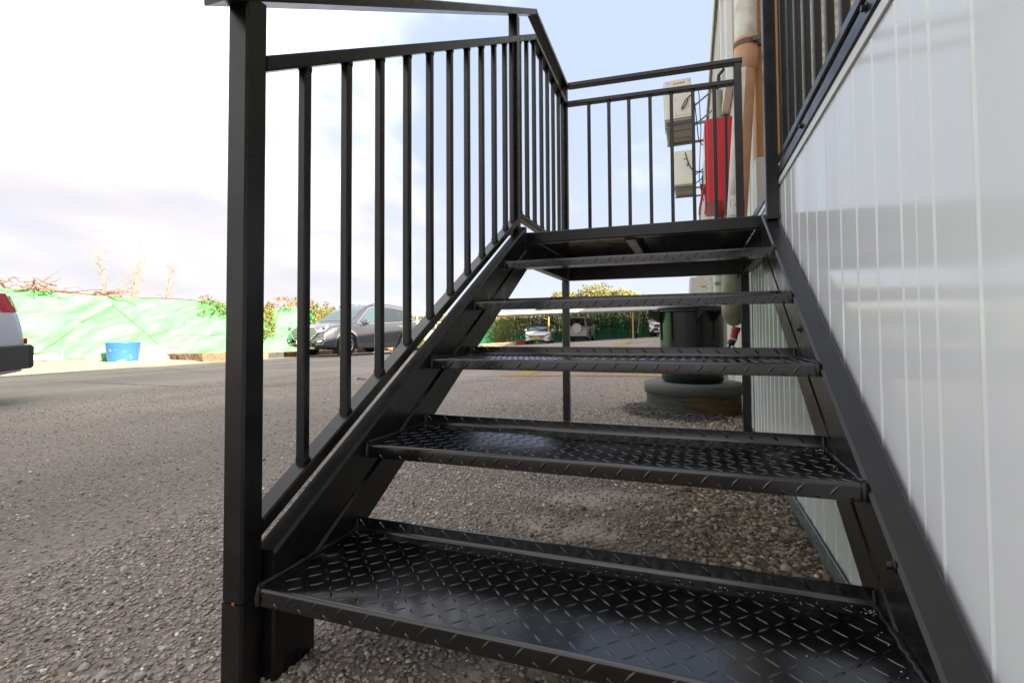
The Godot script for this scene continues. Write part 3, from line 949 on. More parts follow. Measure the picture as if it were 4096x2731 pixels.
# ------------------------------------------------------------------ right hand fittings
func make_downpipe() -> void:
	var s := thing("downpipe", "large white and orange plastic downpipe with rounded capped end beside the bin", "pipe")
	var D := 2.6
	var st := mb(); tube(st, [V(1.01, 5.2, D), V(1.003, 2.30, D)], [0.062], 28)
	put("upper_section", st, M.pipe_white, s)
	st = mb(); tube(st, [V(1.003, 2.305, D), V(1.002, 2.295, D), V(0.999, 2.16, D), V(0.997, 2.12, D)], [0.063, 0.067, 0.067, 0.057], 28)
	put("socket", st, M.pipe_orange, s)
	# lower length: painted white on the side away from the wall, bare orange behind
	for k in 2:
		st = mb()
		st.set_smooth_group(0)
		var a := V(0.996, 2.13, D); var b := V(0.925, 1.12, D)
		for i in 28:
			var t := TAU * i / 28; var t2 := TAU * (i + 1) / 28
			var orange := (cos((t + t2) / 2 - 0.2) > 0.2)
			if orange != (k == 1): continue
			var r := 0.056
			var o := Vector3(cos(t) * r, 0, sin(t) * r); var o2 := Vector3(cos(t2) * r, 0, sin(t2) * r)
			face(st, [a + o, a + o2, b + o2, b + o], (a + b) / 2)
		var pn := put(["lower_section", "bare_side"][k], st, M.pipe_white if k == 0 else M.pipe_orange, s)
		if k == 1: pn.set_meta("label", "unpainted orange side of the pipe")
	st = mb()
	var pts := [V(0.927, 1.14, D), V(0.912, 0.95, D), V(0.908, 0.72, D)]
	var rr := [0.058, 0.066, 0.068]
	for k in 6:
		var t := PI / 2 * (k + 1) / 6.0
		pts.append(V(0.908, 0.70 - 0.09 * sin(t), D)); rr.append(0.068 * cos(t) + 0.001)
	tube(st, pts, rr, 28)
	put("capped_end", st, M.pipe_grey, s)
	st = mb(); lathe(st, [Vector2(0.0, 0), Vector2(0.022, 0)], Vector3.ZERO, 14)
	# collar strap
	st = mb(); tube(st, [V(1.003, 2.255, D - 0.0), V(1.003, 2.285, D)], [0.0705], 28, false)
	bar(st, V(1.055, 2.27, D), V(1.1, 2.27, D), 0.02, 0.026, Vector3.UP)
	bar(st, V(1.03, 2.27, D - 0.072), V(1.085, 2.272, D - 0.07), 0.008, 0.03, Vector3.UP)
	put("strap", st, M.rusty_strap, s)
	st = mb(); tube(st, [V(0.94, 0.90, D - 0.0665), V(0.94, 0.90, D - 0.0655)], [0.017], 14)
	put("plug", st, M.ink, s)
	# drain fitting
	st = mb(); tube(st, [V(0.921, 0.605, D), V(0.913, 0.578, D)], [0.025], 14)
	tube(st, [V(0.913, 0.582, D), V(0.902, 0.538, D)], [0.0215], 14)
	put("red_coupling", st, M.red_plastic, s)
	st = mb(); tube(st, [V(0.902, 0.54, D), V(0.8985, 0.528, D)], [0.023], 14)
	put("grey_nut", st, M.ac_grey, s)
	st = mb(); tube(st, [V(0.899, 0.53, D), V(0.885, 0.50, D)], [0.021], 12)
	tube(st, [V(0.886, 0.505, D), V(0.874, 0.478, D), V(0.880, 0.468, D), V(0.90, 0.465, D)], [0.0185, 0.019, 0.019, 0.0185], 12)
	tube(st, [V(0.898, 0.466, D), V(0.912, 0.466, D)], [0.0225], 12)
	tube(st, [V(0.91, 0.466, D), V(1.08, 0.462, D)], [0.015], 12)
	put("black_elbow", st, M.black_plastic, s)
	# stickers on the pipe: white sheet with red cut-off letter and a ring
	var c0 := V(0.9385, 1.318, D); var R := 0.0568
	var wrap := func(p: Vector2, o: float) -> Vector3:
		var x := p.x - 0.012
		var t := x / R
		return c0 + Vector3(sin(t) * (R + o) + p.y * 0.067, p.y, cos(t) * (R + o))
	st = mb(); patch(st, wrap, Vector2(-0.042, -0.058), Vector2(0.044, 0.058), 0.0006)
	var stk := put("sticker", st, M.sign_white, s)
	st = mb()
	patch(st, wrap, Vector2(0.044, -0.058), Vector2(0.052, 0.060), 0.0007)
	for poly in [[Vector2(-0.036, 0.035), Vector2(-0.018, 0.03), Vector2(-0.002, 0.004), Vector2(0.006, -0.004), Vector2(-0.004, -0.01), Vector2(-0.032, -0.014)],
			[Vector2(0.012, 0.046), Vector2(0.034, 0.046), Vector2(0.034, 0.026), Vector2(0.016, 0.012), Vector2(0.006, 0.006)],
			[Vector2(0.006, 0.012), Vector2(0.018, 0.014), Vector2(0.032, -0.010), Vector2(0.012, -0.010)]]:
		var w := func(p: Vector2) -> Vector3: return wrap.call(p, 0.0012)
		prism(st, PackedVector2Array(poly), w, c0)
	put("sticker_print", st, M.sign_red, stk)
	st = mb()
	for k in 20:
		var t := TAU * k / 20; var t2 := TAU * (k + 1) / 20
		var c := Vector2(0.02, -0.038)
		face(st, [wrap.call(c + Vector2(cos(t), sin(t)) * 0.015, 0.0012), wrap.call(c + Vector2(cos(t2), sin(t2)) * 0.015, 0.0012), wrap.call(c + Vector2(cos(t2), sin(t2)) * 0.013, 0.0012), wrap.call(c + Vector2(cos(t), sin(t)) * 0.013, 0.0012)], c0)
	put("sticker_ring", st, M.ink, stk)
	var tmx := text_mesh("S", 0.02)
	var ts := put_mesh("sticker_letter", tmx, M.sign_red, stk)
	ts.position = wrap.call(Vector2(0.02, -0.038), 0.0014)

func patch(st: SurfaceTool, f: Callable, lo: Vector2, hi: Vector2, o: float, n := 8) -> void:
	st.set_smooth_group(0)
	for i in n:
		var a := lerpf(lo.x, hi.x, float(i) / n); var b := lerpf(lo.x, hi.x, float(i + 1) / n)
		var q := [f.call(Vector2(a, lo.y), o), f.call(Vector2(b, lo.y), o), f.call(Vector2(b, hi.y), o), f.call(Vector2(a, hi.y), o)]
		face(st, q, f.call(Vector2((a + b) / 2, (lo.y + hi.y) / 2), o - 0.05))
	st.set_smooth_group(-1)

func text_mesh(t: String, h: float) -> TextMesh:
	var m := TextMesh.new()
	var f := SystemFont.new()
	f.font_names = PackedStringArray(["Droid Sans"])
	f.font_weight = 700
	m.font = f
	m.text = t
	m.font_size = 32
	m.pixel_size = h / 24.0
	m.depth = 0.002
	return m

func make_cabinet() -> void:
	var s := thing("hose_cabinet", "bright red fire hose cabinet mounted on the prefab wall behind the pipe", "cabinet")
	var st := mb(); box(st, V(0.835, 1.83, 4.55), V(1.093, 2.63, 5.25), 0.012)
	put("body", st, M.cabinet, s)
	st = mb(); box(st, V(0.822, 1.85, 4.57), V(0.8335, 2.61, 5.23), 0.004)
	var dr := put("door", st, M.cabinet, s)
	st = mb(); box(st, V(0.8195, 2.0, 4.62), V(0.8215, 2.5, 5.15), 0.0005)
	put("door_print", st, M.sign_white, dr)
	st = mb(); box(st, V(0.8175, 2.1, 4.66), V(0.819, 2.27, 5.1), 0.0005)
	put("door_band", st, M.teal, dr)
	# half open flap hanging out from the lower door edge
	st = mb(); bar(st, V(0.812, 2.02, 4.78), V(0.765, 1.79, 4.78), 0.36, 0.014, V(-1, 0.2, 0), 0.004)
	put("flap", st, M.cabinet, s)
	st = mb(); box(st, V(0.79, 2.15, 5.27), V(0.83, 2.2, 5.33), 0.004)
	tube(st, [V(0.81, 2.2, 5.3), V(0.81, 2.3, 5.3)], [0.006], 6)
	put("latch", st, M.ink, s)

func air_conditioner(called: String, label: String, at: Vector3, d: float, h: float, l: float, m: Material, wallx: float) -> Node3D:
	# at is the lower corner nearest the camera on the yard side
	var s := thing(called, label, "air conditioner", at, 0.0, "outdoor air conditioner units on the prefab wall")
	var st := mb(); box(st, V(0, 0.03, 0), V(d, h, l), 0.012)
	put("casing", st, m, s)
	st = mb(); box(st, V(-0.012, 0.045, 0.02), V(-0.001, h - 0.02, l - 0.02), 0.004)
	put("front_panel", st, m, s)
	st = mb()
	for k in 9:
		var r := 0.02 + k * 0.021
		ring_x(st, V(-0.02, h * 0.52, l * 0.6), r, 0.0025)
	put("fan_grille", st, M.ac_under, s)
	st = mb(); box(st, V(0.012, 0.0, 0.012), V(d - 0.012, 0.028, l - 0.012), 0.004)
	for k in 3: box(st, V(0.03, -0.012, 0.06 + k * l * 0.3), V(d - 0.03, -0.002, 0.06 + k * l * 0.3 + l * 0.2), 0.004)
	put("base_pan", st, M.ac_under, s)
	# service cover, grip and vents on the end facing the stairs
	st = mb(); box(st, V(d * 0.34, 0.06, -0.006), V(d * 0.97, h - 0.06, -0.0005), 0.003)
	put("service_cover", st, m, s)
	st = mb(); box(st, V(d * 0.5, h * 0.74, -0.0085), V(d * 0.72, h * 0.76, -0.0065), 0.001)
	for q in [[0.4, 0.5], [0.86, 0.3], [0.4, 0.15], [0.9, 0.92], [0.12, 0.93]]: box(st, V(d * q[0], h * q[1], -0.0085), V(d * q[0] + 0.008, h * q[1] + 0.008, -0.0065), 0.001)
	put("grip_slot", st, M.ink, s)
	# wall brackets
	for k in [0.12, 0.82]:
		st = mb()
		bar(st, V(-0.01, -0.03, l * k), V(wallx - at.x, -0.03, l * k), 0.035, 0.03, Vector3.UP)
		bar(st, V(wallx - at.x - 0.01, -0.05, l * k), V(wallx - at.x - 0.01, 0.5, l * k), 0.035, 0.02, Vector3.RIGHT)
		bar(st, V(0.05, -0.02, l * k), V(wallx - at.x - 0.02, 0.42, l * k), 0.02, 0.02, Vector3.UP)
		put("bracket", st, M.galv, s)
	return s

func ring_x(st: SurfaceTool, c: Vector3, r: float, w: float) -> void:
	var n := 20
	for k in n:
		var t := TAU * k / n; var t2 := TAU * (k + 1) / n
		bar(st, c + Vector3(0, cos(t) * r, sin(t) * r), c + Vector3(0, cos(t2) * r, sin(t2) * r), w * 2, w * 2, Vector3.RIGHT, 0.0)

func cable(pts: Array, label: String, r := 0.007) -> void:
	var cv := Curve3D.new()
	for i in pts.size():
		var t: Vector3 = (pts[mini(i + 1, pts.size() - 1)] - pts[maxi(i - 1, 0)]) * 0.2
		cv.add_point(pts[i], -t, t)
	var p := Array(cv.tessellate(3, 6))
	var st := mb(); tube(st, p, [r], 6)
	tag(put("cable", st, M.ink, null), label, "cable")

func make_air_conditioners() -> void:
	var a := air_conditioner("air_conditioner", "cream air conditioner unit with orange lettering, highest and nearest of the wall units", V(0.40, 3.25, 6.03), 0.33, 0.52, 0.95, M.ac, 1.095)
	a.rotation.z = 0.03
	var st := mb()
	for k in 4: box(st, V(0.12 + k * 0.035, 0.462, -0.003), V(0.145 + k * 0.035, 0.482, -0.0005), 0.001)
	put("lettering", st, M.orange_ink, a)
	st = mb(); box(st, V(0.27, 0.33, -0.0085), V(0.3, 0.35, -0.0065), 0.001)
	put("yellow_tag", st, M.label_yellow, a)
	var b := air_conditioner("air_conditioner", "cream air conditioner unit below and beyond the highest unit, white number label", V(0.42, 3.28, 9.2), 0.33, 0.66, 0.86, M.ac, 1.095)
	st = mb(); box(st, V(0.10, 0.40, -0.009), V(0.24, 0.46, -0.0065), 0.001)
	put("paper_label", st, M.sign_white, b)
	var tx := put_mesh("label_number", text_mesh("2", 0.06), M.ink, b)
	tx.position = V(0.235, 0.385, -0.012)
	var c := air_conditioner("air_conditioner", "light grey air conditioner unit low on wall above the dark bin", V(0.665, 0.80, 7.5), 0.32, 0.60, 0.85, M.ac_grey, 1.095)
	st = mb(); box(st, V(0.115, 0.455, -0.0085), V(0.165, 0.49, -0.0065), 0.001)
	put("yellow_label", st, M.label_yellow, c)
	st = mb(); box(st, V(0.225, 0.38, -0.0085), V(0.275, 0.57, -0.0065), 0.001)
	var pl := put("rating_label", st, M.sign_white, c)
	st = mb()
	for k in 9: box(st, V(0.23, 0.39 + k * 0.02, -0.0098), V(0.23 + 0.02 + 0.02 * (k % 3) / 2.0, 0.396 + k * 0.02, -0.0088), 0.0002)
	put("print_lines", st, M.ink, pl)
	st = mb()
	for k in 4: box(st, V(0.10, 0.27 + k * 0.014, -0.0085), V(0.18, 0.276 + k * 0.014, -0.0065), 0.0005)
	put("vent_slats", st, M.ac_under, c)
	cable([V(0.70, 3.62, 6.1), V(0.66, 3.45, 6.0), V(0.60, 3.38, 6.0), V(0.66, 3.5, 6.0), V(0.74, 3.52, 6.05), V(0.78, 3.2, 6.1), V(0.82, 2.95, 6.1), V(1.0, 2.9, 6.15), V(1.09, 2.98, 6.2)], "black cable looping from the highest air conditioner to the wall")
	cable([V(0.72, 3.55, 6.2), V(0.80, 3.75, 6.3), V(0.83, 3.2, 6.3), V(0.80, 2.6, 6.4), V(0.9, 2.2, 6.5), V(1.09, 2.1, 6.6)], "black cable hanging lower beside the air conditioner brackets", 0.006)
	cable([V(0.62, 3.88, 9.15), V(0.66, 3.7, 9.1), V(0.74, 3.55, 9.15), V(0.9, 3.5, 9.2), V(1.09, 3.55, 9.3)], "dark cable curving from the farther air conditioner top", 0.012)
	cable([V(0.97, 2.4, 3.9), V(0.97, 1.55, 4.0), V(0.985, 1.32, 4.0), V(1.02, 1.18, 4.05), V(1.09, 1.1, 4.1)], "thick black cable coming down left of the capped downpipe end", 0.014)

func make_bin() -> void:
	var s := thing("base_ring", "broad dark concrete ring base with brown stain under the bin", "ring", V(0.672, 0, 3.285))
	var st := SurfaceTool.new()
	st.begin(Mesh.PRIMITIVE_TRIANGLES)
	st.set_smooth_group(0)
	var nn := noise(61, 3.0)
	var prof := [Vector2(0.322, -0.04), Vector2(0.326, 0.05), Vector2(0.326, 0.10), Vector2(0.327, 0.145)]
	var n := 48
	for i in prof.size() - 1:
		for k in n:
			var q := []
			for z in [[i, k], [i, k + 1], [i + 1, k + 1], [i + 1, k]]:
				var t: float = TAU * z[1] / n
				var p: Vector2 = prof[z[0]]
				q.append(Vector3(cos(t) * p.x, p.y, sin(t) * p.x))
			var tm := TAU * (k + 0.5) / n
			var stain := smoothstep(0.45, 0.85, cos(tm - 0.75)) * smoothstep(-0.5, 0.2, nn.get_noise_2d(k * 0.2, i * 0.3) + 0.2)
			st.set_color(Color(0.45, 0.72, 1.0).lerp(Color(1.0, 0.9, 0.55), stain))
			face(st, q, Vector3(0, q[0].y, 0))
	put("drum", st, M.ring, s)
	st = mb(); lathe(st, [Vector2(0.33, 0.138), Vector2(0.341, 0.142), Vector2(0.343, 0.205), Vector2(0.336, 0.213), Vector2(0.0, 0.215)], Vector3.ZERO, 48)
	var rimm := mat(lin(0.085, 0.088, 0.088), 0.6)
	var rp := put("rim", st, rimm, s)
	st = mb(); tube(st, [Vector3(0.0, 0.18, 0.342), Vector3(0.0, 0.18, 0.3445)], [0.006], 8)
	put("hole", st, M.ink, rp)
	var b := thing("waste_bin", "round black plastic bin with dark rim handles standing on base ring", "bin", V(0.672, 0.217, 3.285))
	st = mb(); lathe(st, [Vector2(0.0, 0.0), Vector2(0.195, 0.0), Vector2(0.213, 0.012), Vector2(0.217, 0.05), Vector2(0.222, 0.25), Vector2(0.226, 0.5), Vector2(0.226, 0.53), Vector2(0.214, 0.53), Vector2(0.205, 0.06), Vector2(0.0, 0.05)], Vector3.ZERO, 56)
	put("tub", st, M.bin, b)
	st = mb(); lathe(st, [Vector2(0.227, 0.500), Vector2(0.240, 0.503), Vector2(0.242, 0.512), Vector2(0.234, 0.516), Vector2(0.246, 0.521), Vector2(0.247, 0.533), Vector2(0.238, 0.541), Vector2(0.214, 0.54)], Vector3.ZERO, 56)
	put("rim", st, M.bin, b)
	st = mb()
	for t in [2.75, 2.2, 1.35, 0.85, 3.4]:
		var p := Vector3(cos(t), 0, sin(t))
		bar(st, p * 0.226 + Vector3(0, 0.30, 0), p * 0.232 + Vector3(0, 0.50, 0), 0.012, 0.012, p)
	put("rib", st, M.bin, b)
	for t in [PI - 0.15, 1.15]:
		st = mb()
		var p := Vector3(cos(t), 0, sin(t)); var q := Vector3(-sin(t), 0, cos(t))
		for sg in [-1.0, 1.0]:
			var o: Vector3 = q * 0.055 * sg
			var tri3 := [p * 0.228 + o + Vector3(0, 0.425, 0), p * 0.232 + o + Vector3(0, 0.515, 0), p * 0.305 + o + Vector3(0, 0.51, 0), p * 0.315 + o + Vector3(0, 0.49, 0)]
			var tri4 := []
			for v in tri3: tri4.append(v + q * 0.012 * sg)
			var c: Vector3 = (tri3[0] + tri4[2]) / 2
			face(st, tri3, tri4[1]); face(st, tri4, tri3[1])
			for k in 4: face(st, [tri3[k], tri3[(k + 1) % 4], tri4[(k + 1) % 4], tri4[k]], (tri3[0] + tri3[1] + tri3[2] + tri3[3]) / 4)
		bar(st, p * 0.295 + Vector3(0, 0.508, 0) - q * 0.075, p * 0.295 + Vector3(0, 0.508, 0) + q * 0.075, 0.035, 0.022, Vector3.UP, 0.008)
		put("handle", st, M.bin, b)
	var rg := mb()
	var rn := noise(62, 18.0)
	rg.set_smooth_group(0)
	for i in 8:
		for j in 4:
			var q := []
			for z in [[i, j], [i + 1, j], [i + 1, j + 1], [i, j + 1]]:
				var u: float = z[0] / 8.0; var v: float = z[1] / 4.0
				q.append(V(0.72 + u * 0.12, 0.763 + 0.012 * rn.get_noise_2d(u, v) + 0.018 * sin(u * PI) * sin(v * PI), 3.10 + v * 0.06))
			face(rg, q, q[0] - Vector3(0, 1, 0))
	tag(put("white_rag", rg, M.rag, null), "crumpled white rag lying on the bin rim", "rag")

# ------------------------------------------------------------------ cars
# local axes: +x to the front, y up, z across
class CarShape:
	var L: float; var W: float; var r: float; var xf: float; var xr: float
	var sill := 0.27
	var top: Array; var roof: Array
	var bulge := 0.16
	func prof(p: Array, x: float) -> float:
		if x <= p[0].x: return p[0].y
		for i in p.size() - 1:
			if x <= p[i + 1].x:
				var t: float = (x - p[i].x) / (p[i + 1].x - p[i].x)
				return lerpf(p[i].y, p[i + 1].y, t)
		return p[-1].y
	func belt(x: float) -> float: return prof(top, x)
	func ry(x: float) -> float: return maxf(prof(roof, x), belt(x))
	func hw(x: float) -> float:
		var e := clampf((absf(x) - (L / 2 - 0.9)) / 0.9, 0, 1)
		return W / 2 * (1.0 - 0.13 * e * e)
	func under(x: float) -> float:
		var y := sill
		var e := clampf((absf(x) - (L / 2 - 0.5)) / 0.5, 0, 1)
		y += 0.06 * e
		for a in [xf, xr]:
			var dx: float = absf(x - a); var ra := r + 0.055
			if dx < ra: y = maxf(y, r + sqrt(ra * ra - dx * dx))
		return y
	func bend(v: Vector3) -> Vector3:
		var t := smoothstep(L / 2 - 0.6, L / 2, absf(v.x))
		var k := v.z / (W / 2)
		var dx := t * (bulge * k * k * (0.6 + 0.4 * k * k) + 0.45 * pow(maxf(0.0, v.y - 0.55), 2) + 0.5 * pow(minf(0.0, v.y - 0.42), 2))
		return Vector3(v.x - signf(v.x) * dx, v.y, v.z)
	func nose(z: float, y: float, o: float) -> Vector3:
		var v := bend(Vector3(L / 2, y, z)); return v + Vector3(o, 0, 0)
	func tail(z: float, y: float, o: float) -> Vector3:
		var v := bend(Vector3(-L / 2, y, z)); return v - Vector3(o, 0, 0)
	func side(x: float, y: float) -> float:
		var b := belt(x)
		var yb := sill
		var t := clampf((y - yb) / maxf(b - yb, 0.1), 0, 1)
		return hw(x) - 0.03 * pow(absf(t - 0.55) / 0.55, 2.0)
	func glass(x: float, y: float) -> float:
		return hw(x) - 0.075 - 0.30 * maxf(0.0, y - belt(x))

func car_body(st: SurfaceTool, c: CarShape) -> void:
	var n := int(c.L / 0.045)
	var prev := []
	st.set_smooth_group(2)
	for i in n + 1:
		var x := -c.L / 2 + c.L * i / n
		var b := c.belt(x); var u := minf(c.under(x), b - 0.06); var h := b - u
		var half := [Vector2(c.side(x, u) - 0.05, u)]
		for t in [0.08, 0.25, 0.42, 0.55, 0.7, 0.85]: half.append(Vector2(c.side(x, u + h * t), u + h * t))
		var w := c.side(x, b)
		half.append(Vector2(w - 0.02, b - 0.03)); half.append(Vector2(w - 0.06, b - 0.005)); half.append(Vector2(w * 0.6, b + 0.018)); half.append(Vector2(0, b + 0.028))
		var ring := []
		for q in half: ring.append(c.bend(Vector3(x, q.y, q.x)))
		for k in range(half.size() - 2, -1, -1): ring.append(c.bend(Vector3(x, half[k].y, -half[k].x)))
		if i > 0:
			for k in ring.size() - 1:
				face(st, [prev[k], prev[k + 1], ring[k + 1], ring[k]], Vector3(x, 0.5, 0))
		if i == 0 or i == n:
			var m := ring.size() / 2
			for k in m:
				face(st, [ring[k], ring[k + 1], ring[ring.size() - 2 - k], ring[ring.size() - 1 - k]], Vector3(0, 0.5, 0))
		prev = ring

func car_roof(st: SurfaceTool, c: CarShape) -> void:
	var x0: float = c.roof[0].x; var x1: float = c.roof[-1].x
	var n := 44
	var prev := []
	st.set_smooth_group(3)
	for i in n + 1:
		var x := lerpf(x0, x1, float(i) / n)
		var b := c.belt(x) - 0.01; var y := maxf(c.ry(x), b + 0.001)
		var half := [Vector2(c.glass(x, b), b)]
		for t in [0.3, 0.6, 0.86]: half.append(Vector2(c.glass(x, lerpf(b, y, t)), lerpf(b, y, t)))
		var w := c.glass(x, y)
		half.append(Vector2(w - 0.035, y - 0.012 * minf(1, (y - b) * 5))); half.append(Vector2(w * 0.6, y + 0.012)); half.append(Vector2(0, y + 0.022))
		var ring := []
		for q in half: ring.append(c.bend(Vector3(x, q.y, q.x)))
		for k in range(half.size() - 2, -1, -1): ring.append(c.bend(Vector3(x, half[k].y, -half[k].x)))
		if i > 0:
			for k in ring.size() - 1:
				face(st, [prev[k], prev[k + 1], ring[k + 1], ring[k]], Vector3(x, 0.8, 0))
		prev = ring

# side window between (x bottom, x top) pairs, on both sides
func side_window(st: SurfaceTool, c: CarShape, sg: float, ab: float, at_: float, bb: float, bt: float, o: float, lo := 0.03, hi := 0.075) -> Array:
	var n := 14
	var rows := []
	for i in n + 1:
		var t := float(i) / n
		var xb := lerpf(ab, bb, t); var xt := lerpf(at_, bt, t)
		var yb := c.belt(xb) + lo; var yt := maxf(c.ry(xt) - hi, yb + 0.004)
		rows.append([c.bend(Vector3(xb, yb, sg * (c.glass(xb, yb) + o))), c.bend(Vector3((xb + xt) / 2, (yb + yt) / 2, sg * (c.glass((xb + xt) / 2, (yb + yt) / 2) + o))), c.bend(Vector3(xt, yt, sg * (c.glass(xt, yt) + o)))])
	for i in n:
		for k in 2:
			face(st, [rows[i][k], rows[i + 1][k], rows[i + 1][k + 1], rows[i][k + 1]], Vector3(0, 0.9, 0))
	var loop := []
	for i in n + 1: loop.append(rows[i][0])
	loop.append(rows[n][2])
	for i in range(n, -1, -1): loop.append(rows[i][2])
	return loop

func screen_glass(st: SurfaceTool, c: CarShape, xa: float, xb: float, o: float) -> void:
	st.set_smooth_group(4)
	var n := 10
	for i in n:
		for j in 6:
			var q := []
			for z in [[i, j], [i + 1, j], [i + 1, j + 1], [i, j + 1]]:
				var x := lerpf(xa, xb, z[0] / float(n))
				var y := c.ry(x)
				var w: float = (c.glass(x, y) - 0.075) * (z[1] / 3.0 - 1.0)
				q.append(c.bend(Vector3(x, y, w)) - Vector3(0, y, w) + Vector3(signf(xa) * o, y + 0.02 * (1.0 - pow(z[1] / 3.0 - 1.0, 2)) + o, w))
			face(st, q, Vector3(0, 0.8, 0))
	st.set_smooth_group(-1)

func make_wheel(r: float, spokes: int) -> Node3D:
	var w := Node3D.new()
	w.name = "wheel"
	var st := mb()
	lathe(st, [Vector2(r * 0.66, -0.10), Vector2(r * 0.9, -0.112), Vector2(r * 0.97, -0.10), Vector2(r, -0.075), Vector2(r, 0.075), Vector2(r * 0.97, 0.10), Vector2(r * 0.9, 0.112), Vector2(r * 0.66, 0.10)], Vector3.ZERO, 36)
	var t := put("tyre", st, M.tyre, w)
	st = mb()
	lathe(st, [Vector2(r * 0.60, 0.02), Vector2(r * 0.665, 0.085), Vector2(r * 0.69, 0.108), Vector2(r * 0.66, 0.108), Vector2(r * 0.63, 0.09)], Vector3.ZERO, 36)
	for k in spokes:
		var a := TAU * k / spokes
		var u := Vector3(cos(a), 0, sin(a))
		bar(st, u * r * 0.1 + Vector3(0, 0.075, 0), u * r * 0.64 + Vector3(0, 0.088, 0), r * 0.14, 0.025, Vector3.UP, 0.004)
	tube(st, [Vector3(0, 0.05, 0), Vector3(0, 0.095, 0)], [r * 0.17], 16)
	var rm := put("rim", st, M.rim, w)
	st = mb(); tube(st, [Vector3(0, -0.09, 0), Vector3(0, 0.035, 0)], [r * 0.63], 28)
	put("brake_shade", st, M.dark_paint, w)
	return w

